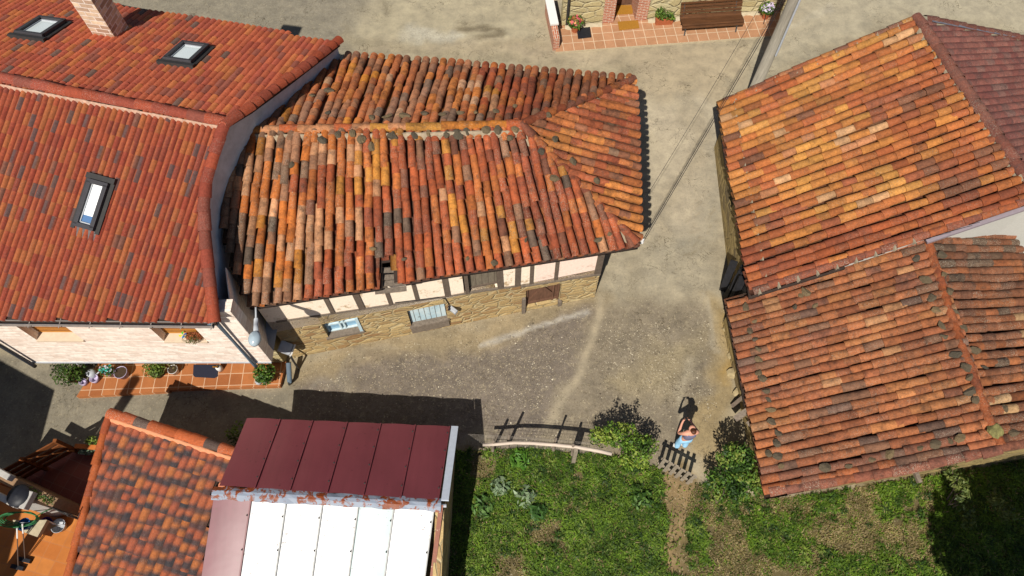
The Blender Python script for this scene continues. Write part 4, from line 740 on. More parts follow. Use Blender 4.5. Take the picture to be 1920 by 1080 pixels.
# ================================================================== SMALL HOUSE WITH FLASHED TILES
hf = empty('small_tiled_house', (-8, 3, 0), 'small low house with orange roof tiles blotched dark grey, next to the tin shed', 'house')
FL, FR = np.array(at(205, 780, 1.85)), np.array(at(440, 853, 1.85)); thF = R(17); ft = np.array([math.sin(thF), math.cos(thF), .2]); fa = (FR - FL); fn = np.cross(fa, ft); fn /= np.linalg.norm(fn); fn = fn if fn[2] > 0 else -fn
def colF(rg, i, j, q):
    a = np.array(alb(*pickc(rg, [(202, 112, 74, 3), (206, 124, 72, 2), (192, 104, 74, 2)])[:3], k=.56)); g = np.array(alb(66, 63, 67)); c = rg.uniform(.32, .68); w = rg.uniform(.12, .4); inv = rg.rand() < .12; al = rg.uniform(.8, 1)
    def f(Y, X):
        m = np.clip((np.abs(Y - c - (X - .5) * .1) - w) * 7 + .5, 0, 1); m = 1 - m if inv else m; m = (np.clip(m + np.exp(-((X - .95) / .12) ** 2) * .5, 0, 1) * al)[..., None]; return a * (1 - m) + g * m
    return f
polyF = [(203, 772), (445, 848), (404, 915), (380, 1100), (360, 1500), (20, 1500), (128, 1085)]
stile('roof_tiles', FR, (ft, fn), None, polyF, .205, .345, colF, 81, .065, M['new'], hf, ((-30, 6), (-22, 3)), lich=.14, step=.009)
fpt = lambda px, py: (lambda r: CC + ((np.dot(FL - CC, fn)) / np.dot(r, fn)) * r)(ray(px, py))
slabpoly('roof_deck', [fpt(205, 782), fpt(438, 853), fpt(404, 910), fpt(380, 1085), fpt(362, 1400), fpt(50, 1400), fpt(130, 1080)], .1, M['under'], hf)
B = newB(); PF = [(200, 104, 62, 2), (104, 86, 84, 1.2), (190, 100, 66, 1)]; ridge(B, [FL + [0, .06, -.02], FR + [0, .06, -.02]], PF, 82, .15, .36, .02, .5); ridge(B, [fpt(128, 1085), fpt(204, 786)], [(196, 104, 60, 2), (178, 92, 62, 1)], 83, .11, .36, .01, .2); finB(B, 'ridge_tiles', M['new'], hf)
rough_strip('ridge_mortar', [FL + [.1, -.1, .05], FR + [0, -.1, .05]], .06, .07, M['pinkmortar'], hf, 84)
q = MB(); fw = [fpt(222, 796)[:2], fpt(430, 862)[:2], fpt(395, 1000)[:2], fpt(372, 1300)[:2], fpt(100, 1300)[:2], fpt(150, 1060)[:2]]; q.prism([tuple(p) for p in fw], 0, [float(FL[2] - fn[:2] @ (p - FL[:2]) / fn[2]) - .12 for p in fw]); q.build('rendered_wall', flat('salmon_render', alb(206, 130, 96), .9, .12), hf)
# ================================================================== TERRACE of the modern house
def floorp(name, pts, z0, z1, mat, rot=0.):
    m = MB(); P = [tuple(p[:2]) for p in pts]; m.prism(P, z0, z1); c, s = math.cos(rot), math.sin(rot); m.uv[0] = [(c * x + s * y, -s * x + c * y) for x, y in P]; return tag(m.build(name, mat), kind='structure')
floorp('terrace', [at(143, 744, .16), at(317, 734, .16), at(318, 731, .16), at(525, 724, .16), (-6.35, 7.34), (-11.6, 7.34)], -.02, .16, M['floor_orange'], R(2))
def pot(name, px, r, h, mat, label, z=.16, blobs=None, nl=300, size=.07, cols=GREEN, flowers=None, group=None, cat='potted plant', seed=1, hole=.3):
    c = V(px[0], px[1], z); e = empty(name, c, label, cat, group); q = MB(); q.lathe(c, [(0, .005), (r * .72, .005), (r, h), (r * 1.06, h), (r * 1.06, h - .03), (r * .98, h - .03)], 14); q.build('pot', mat, e, True); q = MB(); q.lathe(c, [(0, h - .02), (r * .98, h - .02)], 14); q.build('soil', M['soil'], e)
    if blobs: leaves('foliage', [(c.x + b[0], c.y + b[1], c.z + h + b[2], *b[3:]) for b in blobs], nl, size, cols, seed, e, hole=hole, ns=.15)
    if flowers: leaves('flowers', [(c.x + b[0], c.y + b[1], c.z + h + b[2] + .06, b[3] * .7, b[4] * .7, b[5] * .7) for b in blobs], flowers[1], .08, flowers[0], seed + 9, e, up=1, ratio=.9, hole=.0, ns=.1)
    return e
pot('potted_shrub', (150, 710), .2, .3, M['terra'], 'large round dark green shrub at the far left end of the tiled terrace', 0, [(0, 0, .3, .46, .42, .42)], 1500, .08, [(44, 64, 22), (66, 92, 30), (86, 112, 40)], seed=3)
pot('flower_pot', (212, 702), .13, .24, M['lilac'], 'lilac pot of greenery with red and turquoise flowers on the terrace', .16, [(0, 0, .12, .24, .2, .16)], 260, .07, flowers=([(214, 40, 84), (70, 196, 176), (224, 214, 232)], 60), seed=4)
pot('soil_pot', (234, 704), .17, .26, M['lilac'], 'wide whitish pot of bare dark soil on the terrace', seed=5, cat='pot')
pot('potted_bush', (300, 702), .17, .26, M['black'], 'bushy light green plant in a black pot on the terrace', .16, [(.02, .0, .18, .31, .27, .26)], 700, .07, [(70, 92, 30), (96, 120, 42), (120, 142, 56)], seed=6)
pot('leggy_plant', (330, 698), .13, .24, M['whitep'], 'sparse olive plant in a white pot beside the dark doormat', .16, [(-.03, .02, .2, .22, .2, .2)], 220, .06, [(92, 92, 46), (118, 112, 60), (150, 140, 92)], seed=7)
pot('tall_plant', (506, 712), .14, .22, M['whitep'], 'upright leafy plant in a white pot at the right end of the terrace', .1, [(0, 0, .3, .28, .34, .34)], 900, .085, [(54, 84, 26), (82, 116, 38), (112, 142, 52)], seed=8)
for (px, r, lb, mt) in (((160, 719), .1, 'empty small lilac planter on the terrace corner, the left one', 'lilac'), ((181, 713), .12, 'blue and white glazed planter on the terrace corner, next to the small lilac one', 'lilac')):
    c = V(*px, .16); q = MB(); q.lathe(c, [(0, 0), (r * .8, 0), (r, .16), (r * .9, .16), (r * .8, .05), (0, .05)], 14); o = q.build('planter', M[mt], None, True); tag(o, lb, 'planter', 'planters on the terrace corner')
c = V(177, 704, .16); e = empty('watering_can', c, 'grey metal watering can behind the planters at the left of the terrace', 'watering can'); q = MB(); q.lathe(c, [(0, 0), (.11, 0), (.12, .22), (.06, .25), (0, .25)], 14); q.tube([c + Vector((.1, 0, .08)), c + Vector((.2, .0, .2)), c + Vector((.27, 0, .27))], .02, 8); q.build('body', M['greymetal'], e, True); q = MB(); q.tube([c + Vector((-.1, 0, .05)), c + Vector((-.19, 0, .15)), c + Vector((-.1, 0, .24))], .012, 6); q.build('handle', M['greymetal'], e, True)
q = MB(); q.prism([tuple(at(*p, .17)[:2]) for p in ((363, 684), (409, 684), (408, 706), (402, 709), (366, 707), (362, 704))], .164, .178); tag(q.build('doormat', M['navy']), 'dark navy doormat with rounded corners on the orange terrace', 'mat')
c = V(414, 693, .16); e = empty('watering_jug', c, 'small white and yellow watering jug right of the dark doormat', 'jug'); q = MB(); q.lathe(c, [(0, 0), (.08, 0), (.085, .2), (.05, .24)], 12); q.build('body', M['whitep'], e, True); q = MB(); q.tube([c + Vector((-.02, 0, .22)), c + Vector((-.1, -.03, .3))], .025, 8); q.build('spout', M['yellowmat'], e)
c = V(487, 718, .12); q = MB(); q.lathe(c, [(0, 0), (.08, 0), (.09, .14), (.05, .18), (.05, .2), (0, .2)], 12); tag(q.build('glass_jar', M['greymetal'], None, True), 'small pale jar on the terrace beside the upright leafy plant', 'jar')
c = Vector(WA.P(wr[0] + .72, wr[2] + .02, -.1)); e = empty('dry_plant', c, 'dry brown twiggy plant in a box on the right upper window sill', 'plant'); q = MB(); q.box(c + Vector((0, 0, .06)), .35, .14, .12); q.build('box', M['terra'], e); leaves('twigs', [(c.x, c.y - .08, c.z + .14, .24, .16, .13)], 260, .09, [(92, 60, 36), (120, 84, 48), (86, 96, 40)], 12, e, ratio=.16, hole=.2)
c2_ = c + Vector((-.22, -.02, .16)); e = empty('toy_windmill', c2_, 'little blue, green and yellow toy windmill stuck beside the dry window plant', 'toy'); q = MB(); q.tube([c2_ + Vector((0, 0, -.15)), c2_], .008, 6); q.build('stick', M['whitep'], e)
for k, cl in enumerate(((40, 110, 200), (70, 180, 60), (240, 210, 40), (40, 150, 220))):
    a = k * 1.57; q = MB(); q.face([c2_ + Vector((0, 0, .01)), c2_ + Vector((.1 * math.cos(a), .1 * math.sin(a), .03)), c2_ + Vector((.08 * math.cos(a + .8), .08 * math.sin(a + .8), .01))]); q.build('blade', flat('toy_%d' % k, alb(*cl), .5, .05), e)
# --- street lamp on the house corner
p0, p1, p2 = Vector(at(478, 566, 4.0)), Vector(at(480, 600, 4.25)), Vector(at(480, 622, 4.4)); e = empty('street_lamp', p0, 'grey street lamp with a clear glass bowl on an arm between the two houses', 'street lamp'); q = MB(); q.tube([p0 + Vector((0, .5, -.3)), p0 + Vector((0, .1, 0)), p1], .022, 8); q.build('arm', M['greymetal'], e, True); q = MB(); q.tube([p1 - Vector((0, -.02, 0)), p1 * .5 + p2 * .5, p2], .05, 10, .06); q.build('head', M['greymetal'], e, True)
m4 = p2 + Vector((0, -.16, 0)); q = MB(); q.lathe(m4, [(0, .1), (.1, .08), (.14, .02), (.13, -.06), (.07, -.13), (0, -.15)], 16); o = q.build('glass_bowl', M['lamp_glass'], e, True)
for v in o.data.vertices: v.co.y = m4.y + (v.co.y - m4.y) * 1.35
p = Vector(at(535, 652, 1.1)); e = empty('meter_box', (p.x, p.y, 0), 'grey box with a white lid on a bent bracket in the dark gap between houses', 'box'); q = MB(); mt = Matrix.Translation(p) @ Matrix.Rotation(R(-12), 4, 'Z') @ Matrix.Rotation(R(28), 4, 'Y'); q.box(None, .34, .3, .16, mtx=mt); q.build('box', M['greymetal'], e, bevel=.02); q = MB(); q.box(None, .04, .3, .2, mtx=mt @ Matrix.Translation((.2, 0, 0))); q.build('lid', M['whitep'], e); q = MB(); q.tube([p + Vector((.02, 0, -.08)), p + Vector((.1, -.18, -.5)), Vector((p.x + .1, p.y - .2, 0))], .03, 8); q.build('bracket', M['iron'], e)
q = MB(); a = V(541, 680, .5); q.tube([a, V(543, 716, .25)], .07, 12); q.tube([V(543, 716, .25), V(543, 720, 0)], .05, 8); tag(q.build('drain_pipe', M['pipe'], None, True), 'short grey drain pipe lying in the shaded gap beside the terrace', 'pipe')
p = Vector(WB.P(*WB.px(848, 574), .12)); e = empty('wall_lantern', p, 'white two-socket electric fitting on the stone wall above the blue shutter', 'wall fitting'); q = MB(); mt = Matrix.Translation(p) @ Matrix.Rotation(R(-40), 4, 'Z'); q.box(None, .26, .12, .12, mtx=mt); q.build('case', M['greymetal'], e, bevel=.02); q = MB()
for s in (-1, 1): q.lathe(p + Vector((-.1, .03 + s * .04, .07)), [(0, .02), (.035, .015), (.04, -.01)], 10)
q.build('sockets', M['black'], e); q = MB(); pa = [Vector(WB.P(*WB.px(x_, y_), .03)) for x_, y_ in ((740, 566), (790, 560), (820, 556), (834, 558), (842, 570))]; q.tube(pa, .012, 6); q.build('cable', M['black'], e, True)
# ================================================================== PORCH HOUSE at the top edge
ht = empty('porch_house', (5.5, 22, 0), 'pale stone house at the top edge with red brick door jambs', 'house')
WT = Wall(at(1068, 50), at(1420, 24)); tx = WT.px; da, db = tx(1150, 40)[0], tx(1191, 36)[0]
WT.build('stone_wall', M['yellow_stone'], ht, 0, 3., [(da - .42, db + .42, -.1, 2.4)], .3, -.3, WT.L + 1.2)
for s0, s1 in ((da - .42, da), (db, db + .42)): w = Wall(WT.P(s0, 0), WT.P(s1, 0)); w.build('brick_jamb', M['redbrick'], ht, 0, 2.4, [], .8, out=.04)
WT.slab('front_door', M['brownwood'], ht, da - .05, db + .05, 0, 2.3, -.85, .06); WT.slab('lintel', M['redbrick'], ht, da - .5, db + .5, 2.4, 2.7, .03, .4)
q = MB(); q.prism([tuple(WT.P(a, 0, o)[:2]) for a, o in ((-.6, .45), (WT.L + 1.5, .45), (WT.L + 1.5, -7), (-.6, -7))], 3.0, [3., 3., 4.9, 4.9]); q.build('roof', flat('plain_clay_roof', alb(170, 96, 66), .9, .3), ht)
P0, P1 = at(1042, 97), at(1458, 66); floorp('porch', [at(1042, 97, .08), at(1458, 66, .08), WT.P(WT.L + .9, 0, -.1), WT.P(da - .0, 0, -.1), WT.P(da, 0, -.84), WT.P(da, 0, -.1), WT.P(-.6, 0, -.1)][:3] + [WT.P(-.55, 0, -.1)], -.02, .08, M['floor_pink'], math.atan2(P1[1] - P0[1], P1[0] - P0[0]))
floorp('porch', [WT.P(da, 0, -.1), WT.P(db, 0, -.1), WT.P(db, 0, -.82), WT.P(da, 0, -.82)], -.02, .084, M['floor_pink'], math.atan2(WT.d[1], WT.d[0]))
q = MB(); q.beam(Vector(P0) + Vector((0, -.05, .03)), Vector(P1) + Vector((0, -.05, .03)), .1, .08); tag(q.build('kerb', M['concrete']), kind='structure')
rough_strip('base_fillet', [WT.P(a, .1, .1) for a in (-.2, 1.0, da - .45)], .14, .07, M['concrete'], ht, 91); rough_strip('base_fillet', [WT.P(a, .1, .1) for a in (db + .45, 3.6, 5.5, WT.L)], .12, .07, M['concrete'], ht, 92)
w = Wall(at(1048, 94, 0), at(1036, 40, 0)); w = Wall(w.P(0, 0), w.P(1.9, 0)); e = empty('low_wall', w.P(0, 0), 'low brick wall with a white cap closing the left side of the porch', 'wall'); w.build('brick_body', M['redbrick'], e, 0, lambda a: .55 + .12 * min(a, 1), [], .22); q = MB(); q.beam(w.P(.55, .68, -.11), w.P(1.95, .76, -.11), .3, .07); q.build('cap', M['whitep'], e)
w = Wall(at(1456, 66, 0), at(1480, 5, 0)); w = Wall(w.P(0, 0), w.P(2.2, 0)); e = empty('low_wall', w.P(0, 0), 'low red brick wall at the right end of the porch, behind the utility pole', 'wall'); w.build('brick_body', M['redbrick'], e, 0, .8, [], -.24); q = MB(); q.beam(w.P(0, .83, .12), w.P(2.2, .83, .12), .3, .06); q.build('cap', M['redbrick'], e)
q = MB(); q.tube([WT.P(-.12, .1, .06), WT.P(-.12, 3, .06)], .05, 8); q.build('downpipe', M['iron'], ht)
for pts, lb in ((((1150, 28), (1186, 26), (1188, 10), (1152, 10)), 'yellow brown mat lying inside the porch doorway'), (((1161, 57), (1199, 53), (1196, 38), (1158, 41)), 'yellow brown doormat on the porch tiles in front of the doorway')):
    q = MB(); q.prism([tuple(at(*p, .09)[:2]) for p in pts], .088, .104); tag(q.build('doormat', M['yellowmat']), lb, 'mat', 'mats on the porch')
q = MB(); q.prism([tuple(at(*p, .09)[:2]) for p in ((1084, 73), (1109, 70), (1106, 51), (1081, 54))], .088, .11); q.build('grate', M['black']); o = q and bpy.data.objects['grate']; tag(o, 'square black rubber mat on the porch beside the pink flower pot', 'mat')
def porchpot(name, px, lb, fl, seed, hang=False, box=False):
    c = V(*px, .08); e = empty(name, c, lb, 'potted plant'); q = MB()
    if box: q.box(c + Vector((0, 0, .1)), .62, .22, .2, R(4))
    else: q.lathe(c, [(0, 0), (.11, 0), (.16, .26), (.17, .26), (.15, .24)], 12)
    q.build('pot', M['terra'], e); b = [(c.x, c.y + .02, c.z + .4, .33, .28, .24)] if not box else [(c.x - .18, c.y, c.z + .42, .2, .2, .3), (c.x + .18, c.y, c.z + .34, .22, .2, .2)]
    leaves('foliage', b, 420, .1, [(60, 92, 28), (92, 124, 44), (120, 146, 60)], seed, e, hole=.3, ns=.15)
    if fl: leaves('flowers', [(q_[0], q_[1], q_[2] + .05, q_[3] * .75, q_[4] * .75, q_[5] * .75) for q_ in b], 90, .11, fl, seed + 3, e, up=1, ratio=.9, hole=.0, ns=.1)
    return e
porchpot('flower_pot', (1078, 58), 'pot of pink and orange flowers in the corner of the porch', [(224, 110, 120), (230, 150, 90), (220, 90, 110)], 14)
porchpot('planter_box', (1244, 43), 'terracotta planter box with two leafy green plants on the porch', None, 15, box=True)
e = porchpot('flower_pot', (1434, 33), 'pot of white flowers on an iron stand at the right end of the porch', [(240, 232, 246), (226, 210, 240)], 16); c = V(1434, 33, .08); q = MB()
for a in (.4, 2.5, 4.4): q.tube([c + Vector((.17 * math.cos(a), .17 * math.sin(a), .22)), c + Vector((.3 * math.cos(a), .3 * math.sin(a), .06)), c + Vector((.36 * math.cos(a), .36 * math.sin(a), 0))], .014, 6)
q.build('stand', M['iron'], e, True)
# bench
bl, br = Vector(at(1280, 48, .5)), Vector(at(1396, 40, .5)); bd_ = (br - bl).normalized(); bp = Vector((-bd_.y, bd_.x, 0)); be = empty('park_bench', ((bl.x + br.x) / 2, (bl.y + br.y) / 2, .08), 'long dark brown slatted bench with iron feet on the tiled porch', 'bench')
prof = [(0, .40), (.03, .48), (.12, .5), (.22, .49), (.32, .47), (.42, .46), (.5, .5), (.55, .6), (.59, .7), (.63, .8), (.67, .9)]
for nm, r0, r1 in (('seat', 0, 6), ('backrest', 6, 11)):
    q = MB()
    for i in range(r0, r1):
        a, b = prof[i], prof[min(i + 1, 10)]; t = Vector((0, 0, 0)) + bp * (b[0] - a[0]) + Vector((0, 0, b[1] - a[1])); t = t if t.length > 0 else bp; q.beam(bl + bp * a[0] + Vector((0, 0, a[1] - .5)), br + bp * a[0] + Vector((0, 0, a[1] - .5)), .08, .035, tuple(bd_.cross(t.normalized()) * -1))
    q.build(nm, M['benchwood'], be)
for f in (.06, .9):
    q = MB(); a = bl.lerp(br, f); z = lambda k: a + bp * k[0] + Vector((0, 0, k[1] - .5)); q.tube([z((-.06, .08)), z((.0, .38)), z((.1, .46)), z((.42, .42)), z((.52, .5)), z((.68, .92))], .025, 8); q.tube([z((.4, .42)), z((.5, .08))], .025, 8); q.build('leg', M['iron'], be, True)
q = MB(); q.prism([tuple(at(*p, .3)[:2]) for p in ((1403, 6), (1433, 3), (1436, -12), (1404, -10))], .08, .35); tag(q.build('wood_box', M['benchwood']), 'dark brown wooden box at the top edge, right of the bench', 'box')
# ================================================================== UTILITY POLE, CABLES, BRACKET
pb = Vector((8.1, 16.8, 0)); ptop = pb + Vector((.05, 0, 8.2)); ep = empty('utility_pole', pb, 'tall weathered grey utility pole standing behind the stone house at upper right', 'pole'); q = MB(); q.tube([pb, pb.lerp(ptop, .5), ptop], .19, 14, .14); q.build('shaft', M['polewood'], ep, True)
q = MB(); q.beam(ptop + Vector((-.5, .1, -.8)), ptop + Vector((.5, -.1, -.8)), .08, .08); q.build('crossarm', M['iron'], ep); q = MB(); a = V(1489, 14, 4.1); q.box(a, .14, .14, .3, .3); q.build('fuse_box', M['greymetal'], ep)
q = MB(); q.tube([pb + Vector((.12, -.2, 2.5)), pb + Vector((.1, -.2, 7))], .03, 6); q.build('cable_duct', M['greymetal'], ep)
ha = Vector(at(1203, 456, 3.3)); e = empty('wall_bracket', ha, 'iron bracket with a white insulator holding cables at the middle house corner', 'bracket'); q = MB(); q.tube([Vector((2.95, 9.35, 3.35)), ha + Vector((-.12, 0, 0)), ha], .02, 8); q.build('arm', M['greymetal'], e); q = MB(); q.tube([ha, ha + Vector((.05, .11, 0))], .04, 8); q.build('insulator', M['whitep'], e); q = MB(); q.tube([ha + Vector((-.05 + .12 * math.cos(t), .1 + .1 * math.sin(t), .02)) for t in np.linspace(0, 6, 12)], .012, 6); q.build('cable_loop', M['iron'], e)
for i, (dx, z1, sag, lb) in enumerate(((0, 6.9, .12, 'black overhead cable to the pole, left of the pair from the house bracket'), (.07, 6.9, .1, 'black overhead cable to the pole, right of the pair from the house bracket'), (-.4, 7.3, .3, 'thin slack overhead cable hanging beside the black pair'))):
    a = ha + Vector((.04 + dx * .6, .1, -.02)) if i < 2 else Vector((2.9, 9.6, 3.55)); b = pb + Vector((-.1 + dx, -.2, z1)); q = MB(); q.tube([a.lerp(b, t) - Vector((0, 0, sag * 4 * t * (1 - t))) for t in np.linspace(0, 1, 24)], .008 if i < 2 else .005, 6); tag(q.build('overhead_cable', M['black'], None, True), lb, 'cable', 'cables from the pole to the middle house')
# ================================================================== TARP, ROCKS AND PLANKS by the barn
p = Vector(at(1382, 545, .95)); q = MB(); rg = random.Random(3)
for k in range(9): a = p + Vector((rg.uniform(-.18, .2), rg.uniform(-.5, .45), 0)); q.beam(a + Vector((0, 0, -1.2)), a + Vector((rg.uniform(-.12, .12), rg.uniform(.1, .3), rg.uniform(.2, .7))), rg.uniform(.12, .26), rg.uniform(.03, .14), (rg.uniform(-1, 1), rg.uniform(-1, 1), .2))
tag(q.build('tarp_bundle', M['tarp']), 'crumpled black tarp bundled against the wall where the barn meets the stone house', 'tarp')
for i, (px, r) in enumerate(((1366, 598, .16) and ((1366, 600), .16), ((1362, 618), .13), ((1372, 632), .22), ((1374, 664), .24), ((1379, 700), .26), ((1384, 735), .2), ((1358, 540), .14))):
    o = MB().stone((0, 0, 0), r, 200 + i, .5).build('wall_rock', M['rock']); o.location = V(*px, r * .2); tag(o, 'tan field stone at the foot of the left wall of the low barn', 'rock', 'rocks along the barn wall')
for i, (a, b, lb) in enumerate((((1378, 786, .5), (1410, 764, .75), 'weathered grey plank leaning under the barn eave, the upper one'), ((1402, 796, .5), (1420, 782, .7), 'short pale plank leaning under the barn eave, the lower one'), ((1372, 762, .1), (1396, 742, .4), 'dark rotten plank half hidden under the barn eave'))):
    q = MB(); q.beam(V(*a), V(*b), .16 - .03 * i, .05); tag(q.build('old_plank', M['oldwood'] if i < 2 else M['darkwood']), lb, 'plank', 'planks under the barn eave')
# ================================================================== YARD FENCE AND GATE
fe = empty('yard_fence', (.5, 4.8, 0), 'rough yard fence of wire mesh, crooked posts and one peeled pole rail', 'fence')
for i, (x_, y_, h_, lx) in enumerate(((-.52, 4.83, 1.15, .06), (-.12, 4.95, 1.25, .05), (1.1, 4.86, 1.25, 0), (1.6, 4.74, 1.15, -.06))):
    q = MB(); q.tube([(x_, y_, 0), (x_ + lx * .5, y_, h_ * .5), (x_ + lx, y_ - .02, h_)], .045, 8, .035); q.build('post', M['oldwood'], fe, True)
q = MB(); q.beam((1.62, 4.55, .0), (1.62, 4.62, .95), .1, .08); q.build('post', M['gatewood'], fe)
q = MB(); q.tube([at(*p, .92) for p in ((905, 834), (930, 833), (965, 830), (1000, 831), (1040, 834), (1080, 838), (1120, 845), (1147, 851))], .042, 8, .05); q.build('rail', M['barkpole'], fe, True)
q = MB(); wa, wb = Vector((-1.35, 5.02, 0)), Vector((2.0, 4.78, 0))
for z in np.linspace(.05, 1.05, 10): q.tube([wa + Vector((0, 0, z)), wa.lerp(wb, .5) + Vector((0, .03, z - .02)), wb + Vector((0, 0, z))], .0028, 3)
for t in np.linspace(0, 1, 34): a = wa.lerp(wb, t); q.tube([a, a + Vector((0, 0, 1.05))], .0025, 3)
q.build('wire_mesh', M['mesh'], fe)
ge = empty('picket_gate', (4.2, 4.2, 0), 'small open-slatted wooden picket gate into the grassy yard behind the person', 'gate'); ga_, gb_ = Vector((3.78, 4.42, 0)), Vector((4.62, 3.93, 0)); gdir = (gb_ - ga_).normalized()
for i in range(6): a = ga_.lerp(gb_, (i + .5) / 6); q = MB(); q.beam(a + Vector((0, 0, .08)), a + Vector((0, 0, .97 + .03 * (i % 3))), .085, .025, (gdir.y, -gdir.x, 0)); q.build('picket', M['gatewood'], ge)
for z in (.28, .78): q = MB(); q.beam(ga_ + Vector((-.04 * gdir.y, .04 * gdir.x, z)), gb_ + Vector((-.04 * gdir.y, .04 * gdir.x, z)), .035, .08); q.build('rail', M['gatewood'], ge)
# ================================================================== BUSHES, WEEDS, GRASS
def bush(name, blobs, n, size, cols, label, seed, cat='bush', stems=5, **k):
    c = Vector((np.mean([b[0] for b in blobs]), np.mean([b[1] for b in blobs]), 0)); e = empty(name, c, label, cat); rg = random.Random(seed); q = MB()
    for i in range(stems): b = rg.choice(blobs); t = Vector(b[:3]) + Vector((rg.uniform(-.5, .5) * b[3], rg.uniform(-.5, .5) * b[4], rg.uniform(-.2, .6) * b[5])); a = c + Vector((rg.uniform(-.15, .15), rg.uniform(-.12, .12), 0)); q.tube([a, a.lerp(t, .5) + Vector((rg.uniform(-.1, .1), rg.uniform(-.1, .1), .08)), t], .022, 6, .006)
    q.build('stems', M['darkwood'], e, True); leaves('foliage', blobs, n, size, cols, seed, e, **k); return e
B3 = lambda x, y, z, a, b, c: (*at(x, y, z)[:2], z, a, b, c)
BR = [(64, 92, 30), (90, 124, 40), (116, 148, 48), (152, 168, 70)]
bush('fence_bush', [B3(1128, 818, .75, .36, .28, .3), B3(1160, 816, .9, .5, .34, .35), B3(1200, 838, .75, .5, .36, .36), B3(1190, 862, .5, .42, .28, .3), B3(1145, 795, 1.25, .1, .1, .2), B3(1185, 800, 1.3, .1, .1, .22)], 3600, .085, BR, 'sprawling bright green bush growing through the yard fence left of the gate', 41, hole=.36, ns=.22)
bush('gate_bush', [B3(1380, 858, 1.1, .5, .4, .5), B3(1400, 905, .7, .55, .45, .5), B3(1345, 900, .6, .42, .32, .4), B3(1365, 930, .4, .5, .3, .3)], 5200, .09, [(46, 74, 26), (72, 104, 36), (98, 132, 46), (142, 156, 70)], 'dense dark green bush between the gate and the corner of the low barn', 42, hole=.34, ns=.25)
bush('garden_bush', [B3(1908, 458, 1.1, .4, .5, .6), B3(1935, 445, 1.2, .5, .5, .6)], 1500, .09, [(52, 84, 28), (84, 118, 42), (110, 140, 54)], 'green bush peeping out under the white gable at the right edge', 43)
sp = [B3(1800 + dx, y, z, .2, .24, .2) for dx, y, z in ((-14, 884, 1.3), (-2, 905, 1.2), (6, 925, 1.), (10, 950, .8), (14, 975, .6), (70, 940, .9), (90, 960, .6))]
bush('sapling', sp, 700, .13, [(70, 88, 40), (96, 112, 52), (120, 130, 66)], 'slender spindly sapling in the deep shade below the low barn', 44, 'sapling', ratio=.35, hole=.25)
for i, (px, sz, cols, lb) in enumerate((((938, 912), .26, [(122, 146, 108), (146, 166, 128), (96, 124, 78)], 'pale grey green broad-leaved weed in the yard grass, left of the two pale ones'), ((985, 930), .28, [(122, 146, 108), (146, 166, 128), (92, 120, 76)], 'pale grey green broad-leaved weed in the yard grass, right of the two pale ones'), ((905, 948), .3, [(76, 112, 48), (100, 136, 62), (60, 92, 40)], 'mid green dock-like weed below the two pale weeds'), ((975, 862), .28, [(82, 128, 40), (110, 156, 54), (64, 100, 34)], 'bright green broad-leaved weed just below the peeled rail'), ((1010, 960), .22, [(66, 104, 44), (92, 126, 56)], 'dark green low weed right of the pale weeds'), ((1200, 930), .34, [(60, 92, 36), (86, 120, 46), (46, 76, 30)], 'dark leafy clump of weeds in the grass below the fence bush'))):
    c = V(*px, .08); o = leaves('leafy_weed', [(c.x, c.y, .1, sz, sz, .09)], 110, .19, cols, 60 + i, None, up=1., ratio=.34, hole=.1); tag(o, lb, 'weed', 'weeds in the yard')
